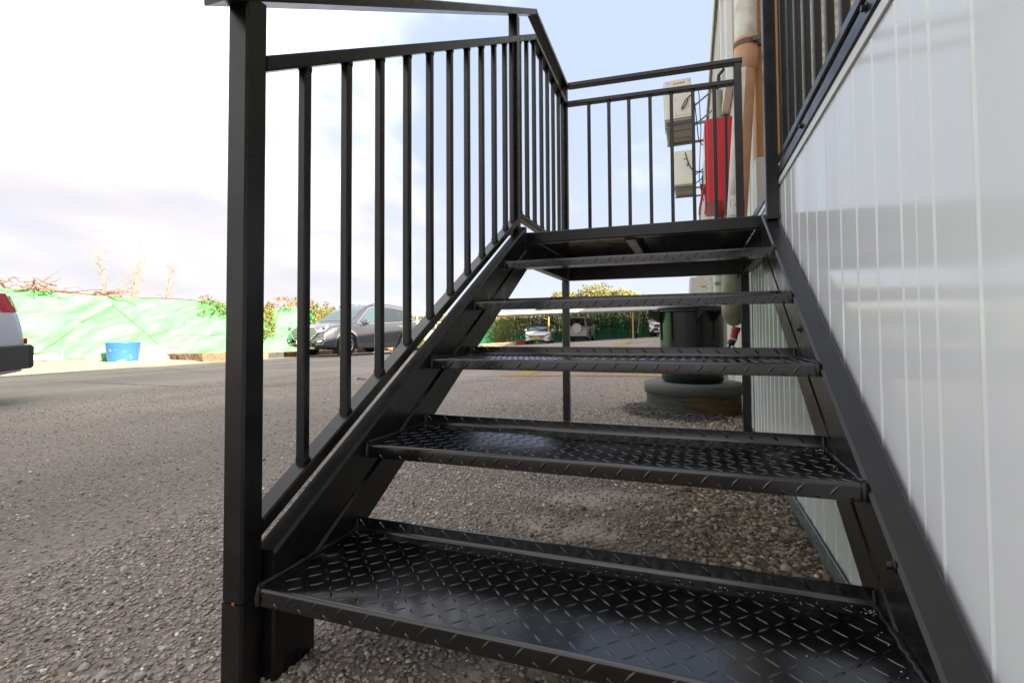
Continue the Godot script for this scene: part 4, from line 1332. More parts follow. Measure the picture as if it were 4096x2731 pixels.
func make_car(called: String, label: String, c: CarShape, at: Vector3, turn: float, paint: Material, o: Dictionary) -> Node3D:
	var s := thing(called, label, "car", at, turn)
	var st := mb(); car_body(st, c)
	put("body", st, paint, s)
	st = mb(); car_roof(st, c)
	put("roof", st, o.get("roof_paint", paint), s)
	st = mb()
	box(st, Vector3(-c.L / 2 + 0.35, 0.22, -c.W / 2 + 0.27), Vector3(c.L / 2 - 0.35, 0.72, c.W / 2 - 0.27), 0.03)
	put("underbody", st, M.ink, s)
	# wheels
	var w0 := make_wheel(c.r, o.get("spokes", 10))
	for q in [[c.xf, 1], [c.xf, -1], [c.xr, 1], [c.xr, -1]]:
		var w: Node3D = w0.duplicate()
		var k := 0
		var nm := "wheel"
		while s.has_node(NodePath(nm)):
			k += 1; nm = "wheel_%03d" % k
		w.name = nm
		s.add_child(w)
		w.position = Vector3(q[0], c.r, q[1] * (c.W / 2 - 0.125))
		w.rotation.x = PI / 2 * q[1]
	w0.free()
	# arch and sill cladding
	if o.has("clad"):
		st = mb()
		for sg in [-1.0, 1.0]:
			for a in [c.xf, c.xr]:
				for k in 20:
					var t := PI * (k - 0.8) / 18.4; var t2 := PI * (k + 0.2) / 18.4
					var q := []
					for z in [[t, 0.05], [t2, 0.05], [t2, 0.115], [t, 0.115]]:
						var x: float = a + cos(z[0]) * (c.r + z[1]); var y: float = maxf(c.r + sin(z[0]) * (c.r + z[1]), 0.24)
						q.append(c.bend(Vector3(x, y, sg * (c.side(x, y) + 0.012))))
					face(st, q, Vector3(a, c.r, 0))
					var inner := [q[0], q[1], q[1] - Vector3(0, 0, sg * 0.12), q[0] - Vector3(0, 0, sg * 0.12)]
					face(st, inner, Vector3(a, c.r + 3.0, sg * c.W / 2))
			var xa := c.xr + c.r + 0.1; var xb := c.xf - c.r - 0.1
			for k in 12:
				var x := lerpf(xa, xb, k / 12.0); var x2 := lerpf(xa, xb, (k + 1) / 12.0)
				face(st, [Vector3(x, c.sill - 0.02, sg * (c.side(x, c.sill) + 0.002)), Vector3(x2, c.sill - 0.02, sg * (c.side(x2, c.sill) + 0.002)), Vector3(x2, c.sill + 0.15, sg * (c.side(x2, c.sill + 0.15) + 0.012)), Vector3(x, c.sill + 0.15, sg * (c.side(x, c.sill + 0.15) + 0.012))], Vector3(x, 0.4, 0))
		put("cladding", st, o["clad"], s)
	# glazing
	st = mb(); screen_glass(st, c, o.ws[0], o.ws[1], 0.006)
	put("windscreen", st, M.glass_blue, s)
	st = mb(); screen_glass(st, c, o.rw[0], o.rw[1], 0.006)
	put("rear_window", st, M.glass_dark, s)
	for sg in [-1.0, 1.0]:
		for wd in o.side:
			st = mb()
			var loop := side_window(st, c, sg, wd[0], wd[1], wd[2], wd[3], 0.005)
			var g := put("side_window", st, M.glass_blue if wd.size() > 4 else M.glass_dark, s)
		if o.has("chrome_line"):
			var cl: Array = o.chrome_line
			st = mb()
			var dummy := mb()
			var loop2 := side_window(dummy, c, sg, cl[0], cl[1], cl[2], cl[3], 0.007, 0.012, 0.06)
			for k in loop2.size():
				bar(st, loop2[k], loop2[(k + 1) % loop2.size()], 0.016, 0.01, Vector3(0, 0, sg), 0.0)
			put("window_trim", st, M.chrome, s)
		# mirrors
		st = mb()
		var mx: float = o.get("mirror_x", 0.72)
		var mp := Vector3(mx, c.belt(mx) + 0.07, sg * (c.hw(mx) + 0.06))
		st.set_smooth_group(0)
		var prof := [Vector2(0, -0.11), Vector2(0.05, -0.10), Vector2(0.075, -0.03), Vector2(0.075, 0.05), Vector2(0.04, 0.1), Vector2(0, 0.11)]
		var tmp := mb(); lathe(tmp, prof, Vector3.ZERO, 14)
		var mm := mesh_of(tmp)
		st.append_from(mm, 0, Transform3D(Basis(Vector3(1, 0, 0), PI / 2) * Basis.from_scale(Vector3(0.9, 1.0, 1.1)), mp))
		put("mirror", st, o.get("mirror_mat", paint), s)
		st = mb(); bar(st, mp + Vector3(0.01, -0.05, -sg * 0.06), Vector3(mx + 0.02, c.belt(mx), sg * (c.hw(mx) - 0.05)), 0.05, 0.03, Vector3.UP)
		put("mirror_arm", st, M.ink, s)
		# handles
		st = mb()
		for hx in o.handles:
			var y := c.belt(hx) - 0.14
			bar(st, Vector3(hx - 0.1, y, sg * (c.side(hx, y) + 0.02)), Vector3(hx + 0.1, y + 0.01, sg * (c.side(hx, y) + 0.02)), 0.03, 0.035, Vector3.UP, 0.008)
		put("handle", st, o.get("handle_mat", paint), s)
		# door gaps
		st = mb()
		for gx in o.gaps:
			var last := Vector3.ZERO
			for k in 9:
				var y := lerpf(c.sill + 0.16, c.belt(gx) - 0.01, k / 8.0)
				var p := Vector3(gx, y, sg * (c.side(gx, y) - 0.002))
				if k > 0: bar(st, last, p, 0.008, 0.008, Vector3(1, 0, 0), 0.0)
				last = p
		put("door_gap", st, M.ink, s)
		if o.has("rails"):
			st = mb()
			var last := Vector3.ZERO
			for k in 11:
				var x := lerpf(-1.7, 0.2, k / 10.0)
				var y := c.ry(x) + (0.035 if k > 0 and k < 10 else 0.0)
				var p := Vector3(x, y, sg * (c.glass(x, c.ry(x)) - 0.05))
				if k > 0: bar(st, last, p, 0.03, 0.025, Vector3.UP, 0.006)
				last = p
			put("roof_rail", st, o.rails, s)
	return s

func nose_patch(s: Node3D, called: String, c: CarShape, poly: Array, o: float, m: Material, both := false) -> void:
	for sg in ([-1.0, 1.0] if both else [1.0]):
		var st := mb()
		var pv := PackedVector2Array()
		for p in poly: pv.append(Vector2(p[0] * sg, p[1]))
		var f := func(p: Vector2) -> Vector3: return c.nose(p.x, p.y, o)
		prism(st, pv, f, Vector3.ZERO)
		put(called, st, m, s)

func tail_patch(s: Node3D, called: String, c: CarShape, poly: Array, o: float, m: Material, both := false) -> void:
	for sg in ([-1.0, 1.0] if both else [1.0]):
		var st := mb()
		var pv := PackedVector2Array()
		for p in poly: pv.append(Vector2(p[0] * sg, p[1]))
		var f := func(p: Vector2) -> Vector3: return c.tail(p.x, p.y, o)
		prism(st, pv, f, Vector3.ZERO)
		put(called, st, m, s)

func nose_bar(st: SurfaceTool, c: CarShape, z0: float, y0: float, z1: float, y1: float, w: float, o := 0.012) -> void:
	var last := c.nose(z0, y0, o)
	for k in range(1, 9):
		var p := c.nose(lerpf(z0, z1, k / 8.0), lerpf(y0, y1, k / 8.0), o)
		bar(st, last, p, 0.02, w, Vector3.UP, 0.003)
		last = p

func plate(s: Node3D, c: CarShape, y: float, front: bool, t: String, off := 0.0) -> void:
	var n := group_node("number_plate", s)
	n.position = c.nose(0, y, 0.022) if front else c.tail(0, y, 0.022 + off)
	n.rotation.y = PI / 2 if front else -PI / 2
	var st := mb(); box(st, Vector3(-0.25, -0.057, -0.006), Vector3(0.25, 0.057, 0.003), 0.002)
	put("plate", st, M.plate, n)
	st = mb(); box(st, Vector3(-0.25, -0.056, 0.0032), Vector3(-0.205, 0.056, 0.005), 0.0005)
	put("plate_band", st, M.plate_blue, n)
	if t != "":
		var tx := put_mesh("digits", text_mesh(t, 0.075), M.ink, n)
		tx.position = Vector3(0.022, 0, 0.0045)

func face_turn(fx: float, fd: float) -> float:
	return atan2(fd, fx)

func make_cars() -> void:
	# dark grey SUV parked along the kerb
	var c := CarShape.new()
	c.L = 4.70; c.W = 1.88; c.r = 0.37; c.xf = 1.42; c.xr = -1.28
	c.top = [Vector2(-2.35, 0.93), Vector2(-2.28, 1.04), Vector2(-1.9, 1.115), Vector2(-1.3, 1.10), Vector2(0.75, 1.01), Vector2(1.0, 1.055), Vector2(1.5, 1.02), Vector2(1.95, 0.95), Vector2(2.2, 0.86), Vector2(2.35, 0.74)]
	c.roof = [Vector2(-2.27, 1.05), Vector2(-2.1, 1.3), Vector2(-1.9, 1.47), Vector2(-1.5, 1.59), Vector2(-0.8, 1.67), Vector2(-0.1, 1.69), Vector2(0.25, 1.65), Vector2(0.6, 1.47), Vector2(1.22, 1.05)]
	var fx := -sin(deg_to_rad(10)); var fd := -cos(deg_to_rad(10))
	var wheel := Vector2(-9.98, 13.25)
	var mid := wheel + Vector2(-cos(deg_to_rad(10)), sin(deg_to_rad(10))) * 0.83 - Vector2(fx, fd) * c.xf
	var s := make_car("parked_car", "dark grey SUV parked beside the kerb and yellow leafed hedge, seen between balusters", c, G(mid.x, mid.y), face_turn(fx, fd), M.grey_paint,
		{"clad": M.grey_cladding, "ws": [1.14, 0.34], "rw": [-2.2, -1.72], "side": [[0.82, 0.32, -0.16, -0.16, 1], [-0.22, -0.22, -1.08, -1.05], [-1.12, -1.09, -1.75, -1.45]], "chrome_line": [0.95, 0.35, -1.85, -1.5],
		"handles": [0.0, -1.0], "handle_mat": M.chrome, "gaps": [0.86, -0.19, -1.15], "rails": M.ink, "mirror_x": 0.7, "spokes": 10})
	s.scale = Vector3.ONE * 1.06
	s.position += V(-0.22, 0, 0.15)
	nose_patch(s, "grille", c, [[-0.50, 0.86], [0.50, 0.86], [0.60, 0.74], [0.36, 0.54], [-0.36, 0.54], [-0.60, 0.74]], 0.010, M.ink)
	var st := mb()
	for k in 4: nose_bar(st, c, -0.55 + 0.05 * absf(k - 0.8), 0.81 - k * 0.065, 0.55 - 0.05 * absf(k - 0.8), 0.81 - k * 0.065, 0.022)
	for sg in [-1.0, 1.0]:
		nose_bar(st, c, sg * 0.5, 0.865, sg * 0.61, 0.745, 0.02); nose_bar(st, c, sg * 0.61, 0.745, sg * 0.37, 0.535, 0.02)
	nose_bar(st, c, -0.37, 0.535, 0.37, 0.535, 0.018)
	put("grille_slats", st, M.chrome, s)
	nose_patch(s, "headlight", c, [[0.56, 0.80], [0.72, 0.90], [0.90, 0.96], [0.93, 0.92], [0.84, 0.80], [0.66, 0.755]], 0.010, M.lamp_clear, true)
	st = mb()
	for sg in [-1.0, 1.0]:
		var p: Vector3 = c.nose(sg * 0.78, 0.865, 0.012)
		tube(st, [p - Vector3(0.03, 0, 0), p + Vector3(0.006, 0, 0)], [0.055, 0.05], 14)
	put("headlight_lens", st, M.glass_dark, s)
	nose_patch(s, "fog_lamp_recess", c, [[0.50, 0.52], [0.80, 0.57], [0.88, 0.52], [0.80, 0.41], [0.58, 0.40]], 0.008, M.ink, true)
	nose_patch(s, "fog_lamp", c, [[0.60, 0.505], [0.78, 0.53], [0.80, 0.48], [0.64, 0.45]], 0.014, M.lamp_clear, true)
	st = mb()
	for sg in [-1.0, 1.0]:
		nose_bar(st, c, sg * 0.50, 0.525, sg * 0.81, 0.58, 0.014, 0.014); nose_bar(st, c, sg * 0.81, 0.58, sg * 0.885, 0.52, 0.014, 0.014); nose_bar(st, c, sg * 0.885, 0.52, sg * 0.80, 0.40, 0.014, 0.014); nose_bar(st, c, sg * 0.80, 0.40, sg * 0.57, 0.395, 0.014, 0.014)
	put("fog_lamp_trim", st, M.chrome, s)
	nose_patch(s, "lower_grille", c, [[-0.46, 0.40], [0.46, 0.40], [0.40, 0.32], [-0.40, 0.32]], 0.010, M.ink)
	st = mb(); nose_bar(st, c, -0.52, 0.285, 0.52, 0.285, 0.05, 0.014)
	put("skid_plate", st, M.rim, s)
	plate(s, c, 0.455, true, "65")
	tail_patch(s, "tail_light", c, [[0.6, 0.95], [0.9, 1.02], [0.92, 0.9], [0.7, 0.84]], 0.01, M.lamp_red, true)
	st = mb()
	for sg in [-1.0, 1.0]: box(st, Vector3(-2.18, 0.86, sg * 0.80 - 0.05), Vector3(-1.98, 1.02, sg * 0.80 + 0.05), 0.02)
	put("tail_light_side", st, M.lamp_red, s)
	st = mb(); nose_bar(st, c, -0.06, 0.80, 0.06, 0.80, 0.05, 0.02)
	put("emblem", st, M.chrome, s)

	# pale SUV at the left edge, only its tail in view
	c = CarShape.new()
	c.L = 4.5; c.W = 1.85; c.r = 0.36; c.xf = 1.36; c.xr = -1.32
	c.top = [Vector2(-2.25, 1.0), Vector2(-2.18, 1.14), Vector2(-1.85, 1.19), Vector2(-1.2, 1.13), Vector2(0.75, 0.98), Vector2(1.0, 1.03), Vector2(1.9, 0.93), Vector2(2.15, 0.85), Vector2(2.25, 0.72)]
	c.roof = [Vector2(-2.19, 1.15), Vector2(-2.0, 1.36), Vector2(-1.75, 1.50), Vector2(-1.3, 1.6), Vector2(-0.2, 1.66), Vector2(0.3, 1.6), Vector2(1.2, 1.03)]
	s = make_car("parked_car", "silver white SUV cut off by the left edge, red tail light and black bumper showing", c, G(-6.40, 0.34), face_turn(0.03, -1), M.silver_paint,
		{"clad": M.grey_cladding, "ws": [1.1, 0.34], "rw": [-2.13, -1.6], "side": [[0.8, 0.3, -0.16, -0.16], [-0.22, -0.22, -1.05, -1.02], [-1.1, -1.08, -1.62, -1.35]], "handles": [0.0, -0.98], "gaps": [0.82, -0.19, -1.1], "rails": M.ink, "spokes": 5})
	st = mb()
	for sg in [-1.0, 1.0]:
		for k in 10:
			var x := lerpf(-2.235, -1.80, k / 10.0); var x2 := lerpf(-2.235, -1.80, (k + 1) / 10.0)
			var q := []
			for z in [[x, 0.0, k], [x2, 0.0, k + 1], [x2, 1.0, k + 1], [x, 1.0, k]]:
				var lo := lerpf(0.92, 1.085, maxf(0.0, z[2] - 3.0) / 7.0); var hi := 1.105
				var y: float = lerpf(lo, hi, z[1])
				q.append(c.bend(Vector3(z[0], y, sg * (c.side(z[0], y) + 0.007))))
			face(st, q, Vector3(x, 0.8, 0))
	put("tail_light", st, M.lamp_red, s)
	tail_patch(s, "tail_light_inner", c, [[0.62, 0.93], [0.79, 0.93], [0.78, 1.09], [0.5, 1.07]], 0.012, M.lamp_red, true)
	st = mb()
	for k in 16:
		var z := lerpf(-0.80, 0.80, k / 15.0)
		var p: Vector3 = c.tail(z, 0.48, 0.03); var z2 := lerpf(-0.80, 0.80, (k + 1) / 15.0)
		if k < 15: bar(st, p, c.tail(z2, 0.48, 0.03), 0.10, 0.24, Vector3.UP, 0.03)
	for sg in [-1.0, 1.0]: bar(st, c.tail(sg * 0.80, 0.48, 0.02), Vector3(c.xr - c.r - 0.12, 0.46, sg * 0.905), 0.06, 0.24, Vector3.UP, 0.02)
	put("bumper", st, M.cladding, s)
	st = mb()
	for sg in [-1.0, 1.0]: bar(st, c.tail(sg * 0.66, 0.635, 0.02), c.tail(sg * 0.78, 0.635, 0.02), 0.03, 0.06, Vector3.UP, 0.008)
	put("reflector", st, M.lamp_red, s)
	plate(s, c, 0.80, false, "")

	# white saloon under the carport
	c = CarShape.new()
	c.L = 4.6; c.W = 1.80; c.r = 0.33; c.xf = 1.40; c.xr = -1.30; c.sill = 0.2
	c.top = [Vector2(-2.3, 0.8), Vector2(-2.2, 0.98), Vector2(-1.6, 1.02), Vector2(-1.0, 0.97), Vector2(0.8, 0.92), Vector2(1.1, 0.94), Vector2(1.7, 0.86), Vector2(2.1, 0.74), Vector2(2.3, 0.60)]
	c.roof = [Vector2(-1.8, 1.0), Vector2(-1.0, 1.34), Vector2(-0.2, 1.44), Vector2(0.25, 1.42), Vector2(1.2, 0.95)]
	s = make_car("parked_car", "white saloon car facing out under the carport, wide slatted grille and orange plate", c, G(-9.85, 35.2), face_turn(0.18, -1), M.white_paint,
		{"ws": [1.1, 0.34], "rw": [-1.7, -1.05], "side": [[0.75, 0.2, -0.2, -0.2], [-0.26, -0.26, -1.2, -0.95]], "handles": [0.0, -1.0], "gaps": [0.86, -0.23], "mirror_x": 0.66, "roof_paint": M.dark_paint})
	nose_patch(s, "grille", c, [[-0.52, 0.66], [0.52, 0.66], [0.62, 0.60], [0.38, 0.42], [-0.38, 0.42], [-0.62, 0.60]], 0.010, M.ink)
	st = mb()
	for k in 4: nose_bar(st, c, -0.55, 0.63 - k * 0.06, 0.55, 0.63 - k * 0.06, 0.016)
	put("grille_slats", st, M.chrome, s)
	nose_patch(s, "headlight", c, [[0.55, 0.66], [0.86, 0.78], [0.86, 0.70], [0.70, 0.62]], 0.010, M.glass_dark, true)
	nose_patch(s, "fog_slot", c, [[0.70, 0.44], [0.82, 0.54], [0.83, 0.40]], 0.010, M.ink, true)
	nose_patch(s, "lower_grille", c, [[-0.5, 0.33], [0.5, 0.33], [0.62, 0.25], [-0.62, 0.25]], 0.010, M.ink)
	plate(s, c, 0.48, true, "203-53-902")

	# pale 4x4 seen from behind with its spare wheel
	c = CarShape.new()
	c.L = 4.4; c.W = 1.87; c.r = 0.39; c.xf = 1.4; c.xr = -1.25; c.sill = 0.36; c.bulge = 0.08
	c.top = [Vector2(-2.2, 1.06), Vector2(-2.1, 1.13), Vector2(0.7, 1.1), Vector2(1.0, 1.14), Vector2(1.9, 1.08), Vector2(2.1, 1.0), Vector2(2.2, 0.86)]
	c.roof = [Vector2(-2.16, 1.14), Vector2(-2.08, 1.62), Vector2(-1.95, 1.80), Vector2(-1.0, 1.88), Vector2(0.2, 1.85), Vector2(0.4, 1.78), Vector2(1.05, 1.13)]
	s = make_car("parked_car", "silver white four by four seen from behind with round white spare wheel cover", c, G(-7.55, 38.6), face_turn(-0.05, 1), M.white_paint,
		{"ws": [1.0, 0.46], "rw": [-2.155, -2.0], "side": [[0.75, 0.3, -0.2, -0.2], [-0.26, -0.26, -1.1, -1.1], [-1.16, -1.16, -1.9, -1.8]], "handles": [0.0, -1.0], "gaps": [0.82, -0.23], "rails": M.rim, "clad": M.rim})
	st = mb(); tube(st, [Vector3(-2.22, 1.0, 0.1), Vector3(-2.40, 1.0, 0.1), Vector3(-2.42, 1.0, 0.1)], [0.375, 0.375, 0.33], 36)
	put("spare_wheel_cover", st, M.white_paint, s)
	tail_patch(s, "tail_light", c, [[0.72, 0.8], [0.86, 0.8], [0.86, 1.06], [0.74, 1.06]], 0.012, M.lamp_clear, true)
	st = mb()
	for sg in [-1.0, 1.0]: box(st, Vector3(-2.17, 1.10, sg * 0.80 - 0.06), Vector3(-2.05, 1.26, sg * 0.80 + 0.045), 0.02)
	put("upper_tail_light", st, M.lamp_red, s)
	tail_patch(s, "bumper_reflector", c, [[0.7, 0.60], [0.85, 0.60], [0.85, 0.66], [0.7, 0.66]], 0.012, M.lamp_red, true)
	tail_patch(s, "orange_markers", c, [[0.25, 0.55], [0.62, 0.55], [0.62, 0.58], [0.25, 0.58]], 0.012, M.plate)

	# white crossover at the right, half behind the bin
	c = CarShape.new()
	c.L = 4.6; c.W = 1.86; c.r = 0.37; c.xf = 1.38; c.xr = -1.30; c.sill = 0.3
	c.top = [Vector2(-2.3, 0.92), Vector2(-2.2, 1.06), Vector2(-1.2, 1.08), Vector2(0.75, 1.02), Vector2(1.0, 1.07), Vector2(1.7, 1.02), Vector2(2.1, 0.93), Vector2(2.3, 0.78)]
	c.roof = [Vector2(-2.2, 1.08), Vector2(-1.8, 1.5), Vector2(-0.5, 1.68), Vector2(0.25, 1.64), Vector2(1.2, 1.07)]
	s = make_car("parked_car", "white crossover facing out on the far right, partly hidden by the black bin", c, G(-1.05, 36.2), face_turn(-0.03, -1), M.white_paint,
		{"ws": [1.1, 0.34], "rw": [-2.1, -1.75], "side": [[0.75, 0.25, -0.2, -0.2], [-0.26, -0.26, -1.3, -1.2]], "handles": [0.0, -1.0], "gaps": [0.82, -0.23], "clad": M.cladding})
	nose_patch(s, "grille", c, [[-0.48, 0.84], [0.48, 0.84], [0.56, 0.66], [-0.56, 0.66]], 0.010, M.ink)
	st = mb()
	for k in 3: nose_bar(st, c, -0.5, 0.80 - k * 0.055, 0.5, 0.80 - k * 0.055, 0.012)
	put("grille_slats", st, M.grey_cladding, s)
	nose_patch(s, "headlight", c, [[0.52, 0.84], [0.80, 0.92], [0.86, 0.86], [0.62, 0.78]], 0.012, M.glass_dark, true)
	nose_patch(s, "fog_slot", c, [[0.76, 0.66], [0.82, 0.60], [0.78, 0.46], [0.72, 0.54]], 0.010, M.ink, true)
	nose_patch(s, "lower_bumper", c, [[-0.52, 0.60], [0.52, 0.60], [0.78, 0.32], [-0.78, 0.32]], 0.008, M.cladding)
	st = mb(); nose_bar(st, c, -0.5, 0.35, 0.5, 0.35, 0.07, 0.016)
	put("skid_plate", st, M.rim, s)
	st = mb()
	for k in 12:
		var t := TAU * k / 12; var t2 := TAU * (k + 1) / 12
		bar(st, c.nose(cos(t) * 0.085, 0.865 + sin(t) * 0.06, 0.02), c.nose(cos(t2) * 0.085, 0.865 + sin(t2) * 0.06, 0.02), 0.012, 0.012, Vector3.RIGHT, 0.0)
	put("emblem", st, M.chrome, s)
	plate(s, c, 0.52, true, "223-54-")

func make_trailer() -> void:
	var at := G(-11.7, 21.0)
	var s := thing("utility_trailer", "pale utility trailer with two tube rails parked behind the dark grey SUV", "trailer", at, face_turn(-0.14, -1))
	var st := mb()
	for k in 3: box(st, Vector3(-1.5, 0.62 + k * 0.12, -0.80), Vector3(1.3, 0.735 + k * 0.12, -0.77), 0.006)
	box(st, Vector3(-1.5, 0.62, 0.77), Vector3(1.3, 0.98, 0.80), 0.006)
	put("side_board", st, M.trailer_grey, s)
	st = mb()
	for k in 3: box(st, Vector3(1.303, 0.62 + k * 0.12, -0.80), Vector3(1.33, 0.735 + k * 0.12, 0.80), 0.006)
	put("front_board", st, M.trailer_green, s)
	st = mb(); box(st, Vector3(-1.5, 0.55, -0.76), Vector3(1.3, 0.615, 0.76), 0.006)
	put("bed", st, M.trailer_grey, s)
	for z in [-0.785, 0.785]:
		for y in [1.36, 1.74]:
			st = mb(); tube(st, [Vector3(-1.5, y, z), Vector3(1.33, y, z)], [0.032], 10)
			put("rail", st, M.rail_white, s)
		for x in [-1.48, -0.1, 1.31]:
			st = mb(); tube(st, [Vector3(x, 0.98, z), Vector3(x, 1.75, z)], [0.025], 8)
			put("upright", st, M.rail_white, s)
	for y in [1.36, 1.74]:
		for x in [-1.5, 1.33]:
			st = mb(); tube(st, [Vector3(x, y, -0.785), Vector3(x, y, 0.785)], [0.032], 10)
			put("rail", st, M.rail_white, s)
	for z in [-0.9, 0.9]:
		var w := make_wheel(0.32, 6)
		w.name = "wheel" if z < 0 else "wheel_001"
		s.add_child(w)
		w.position = Vector3(-0.1, 0.32, z * 0.82)
		w.rotation.x = PI / 2 * signf(z)
	st = mb(); bar(st, Vector3(1.3, 0.57, -0.5), Vector3(2.5, 0.5, 0), 0.07, 0.07); bar(st, Vector3(1.3, 0.57, 0.5), Vector3(2.5, 0.5, 0), 0.07, 0.07)
	put("drawbar", st, M.cladding, s)
	st = mb(); box(st, Vector3(-1.53, 0.42, -0.7), Vector3(-1.503, 0.6, 0.7), 0.004)
	put("tail_board", st, M.trailer_grey, s)

func make_carport() -> void:
	var s := thing("carport", "low carport with pale sheet roof on rusty yellow posts over parked cars", "carport")
	var st := mb()
	var xa := -12.6; var xb := 3.0
	var da := 33.4; var db := 34.6
	var roofy := func(x: float) -> float: return 1.86 + 0.021 * (x + 12.1)
	var f := func(x: float) -> float: return lerpf(da, db, (x - xa) / (xb - xa))
	var n := 26
	for i in n:
		var x := lerpf(xa, xb, float(i) / n); var x2 := lerpf(xa, xb, float(i + 1) / n) - 0.012
		var p := mb()
		bar(p, V((x + x2) / 2, roofy.call((x + x2) / 2) + 0.10, f.call(x)), V((x + x2) / 2, roofy.call((x + x2) / 2) + 0.24, f.call(x) + 5.6), x2 - x, 0.035, Vector3.UP, 0.008)
		put("roof_sheet", p, M.carport_roof, s)
	bar(st, V(xa, roofy.call(xa) + 0.06, f.call(xa) - 0.03), V(xb, roofy.call(xb) + 0.06, f.call(xb) - 0.03), 0.04, 0.22, Vector3.UP, 0.01)
	put("fascia", st, M.carport_roof, s)
	st = mb(); bar(st, V(xa, roofy.call(xa) - 0.10, f.call(xa) + 0.1), V(xb, roofy.call(xb) - 0.10, f.call(xb) + 0.1), 0.06, 0.08)
	bar(st, V(xa, roofy.call(xa) - 0.02, f.call(xa) + 2.7), V(xb, roofy.call(xb) - 0.02, f.call(xb) + 2.7), 0.06, 0.08)
	put("purlin", st, M.ac_under, s)
	for x in [-8.85, -3.05, 2.6]:
		var d: float = f.call(x) + 0.25
		st = mb(); tube(st, [G(x, d, -0.02), V(x, roofy.call(x) - 0.1, d)], [0.055], 10)
		put("post", st, M.carport_post, s)
		st = mb(); bar(st, V(x, roofy.call(x) - 0.12, d + 0.05), V(x, roofy.call(x) + 0.02, d + 4.8), 0.05, 0.08)
		bar(st, V(x, roofy.call(x) - 0.5, d), V(x - 1.0, roofy.call(x) - 0.12, d), 0.03, 0.04)
		put("brace", st, M.carport_post, s)
		st = mb(); tube(st, [G(x - 0.2, d + 4.9, -0.02), V(x, roofy.call(x), d + 4.9)], [0.05], 8)
		put("rear_post", st, M.rail_white, s)
	# small dark bucket by the second post
	st = mb(); lathe(st, [Vector2(0, 0), Vector2(0.2, 0), Vector2(0.27, 0.34), Vector2(0.25, 0.34), Vector2(0.19, 0.03), Vector2(0, 0.03)], Vector3.ZERO, 20)
	var b := thing("bucket", "dark bucket at the foot of the right carport post", "bucket", G(-3.15, 36.4))
	put("pail", st, M.ink, b)
	st = mb(); tube(st, [Vector3(-0.05, 0.3, 0), Vector3(-0.2, 1.0, 0)], [0.014], 6)
	put("stick", st, M.ink, b)

# ------------------------------------------------------------------ planting
func leaf_mesh(l: float, w: float) -> ArrayMesh:
	var st := mb()
	var a := Vector3(0, 0, 0); var t := Vector3(0, l, 0.12 * l)
	var m := Vector3(0, l * 0.5, -0.05 * l); var le := Vector3(-w / 2, l * 0.45, 0.05 * l); var r := Vector3(w / 2, l * 0.45, 0.05 * l)
	for q in [[a, le, m], [le, t, m], [a, m, r], [m, t, r]]:
		for v in q: st.add_vertex(v)
	return mesh_of(st)

func leaves(called: String, parent: Node, pts: Array, cols: Array, l: float, w: float, sd: int, droop := 0.3) -> void:
	var mm := MultiMesh.new()
	mm.transform_format = MultiMesh.TRANSFORM_3D
	mm.use_colors = true
	mm.mesh = leaf_mesh(l, w)
	mm.instance_count = pts.size()
	var rg := RandomNumberGenerator.new(); rg.seed = sd
	for i in pts.size():
		var b := Basis(Vector3.UP, rg.randf() * TAU) * Basis(Vector3.RIGHT, rg.randf_range(-1.2, 1.2) + droop * PI) * Basis(Vector3.BACK, rg.randf_range(-0.6, 0.6))
		mm.set_instance_transform(i, Transform3D(b.scaled(Vector3.ONE * rg.randf_range(0.6, 1.35)), pts[i]))
		mm.set_instance_color(i, cols[i])
	var o := MultiMeshInstance3D.new()
	o.multimesh = mm
	o.material_override = M.leaf
	o.name = called
	o.set_meta("kind", "stuff")
	parent.add_child(o)

func stems(parent: Node, called: String, from: Array, m: Material) -> void:
	var st := mb()
	for q in from: tube(st, q[0], q[1], 6)
	put(called, st, m, parent)

func hedge_leaves(s: Node3D, a: Vector2, b: Vector2, lo: float, hi: float, depth: float, count: int, cols: Array, sd: int, l := 0.12, gap := 0.1, out := Vector2.ZERO) -> void:
	# a leafy blanket from a to b (x, d); out points to the side one sees
	var rg := RandomNumberGenerator.new(); rg.seed = sd
	var n := noise(sd, 0.9, FastNoiseLite.TYPE_SIMPLEX_SMOOTH, 3)
	var n2 := noise(sd + 1, 2.2, FastNoiseLite.TYPE_SIMPLEX_SMOOTH, 2)
	var pts := []; var cc := []
	var len := a.distance_to(b)
	var tries := 0
	while pts.size() < count and tries < count * 6:
		tries += 1
		var t := rg.randf(); var p := a.lerp(b, t)
		var h := rg.randf()
		var topn := hi + 0.35 * n.get_noise_2d(t * len, 3.0) + 0.25 * n2.get_noise_2d(t * len * 1.5, 8.0)
		var y := lerpf(lo, topn, h)
		if n2.get_noise_2d(t * len * 0.8, y * 1.2) < -0.55 + gap * 3.0 * (1.0 - h): continue
		var off := depth * (0.5 + 0.5 * n.get_noise_3d(t * len * 1.3, y * 1.6, 5.0)) * rg.randf_range(0.3, 1.0) * (1.0 - 0.5 * h * h)
		var q := p + out * off
		pts.append(G(q.x, q.y, y))
		var c: Color = cols[rg.randi() % cols.size()]
		var k := 0.75 + 0.5 * rg.randf()
		cc.append(Color(c.r * k, c.g * k, c.b * k))
	leaves("leaves", s, pts, cc, l, l * 0.5, sd + 2)

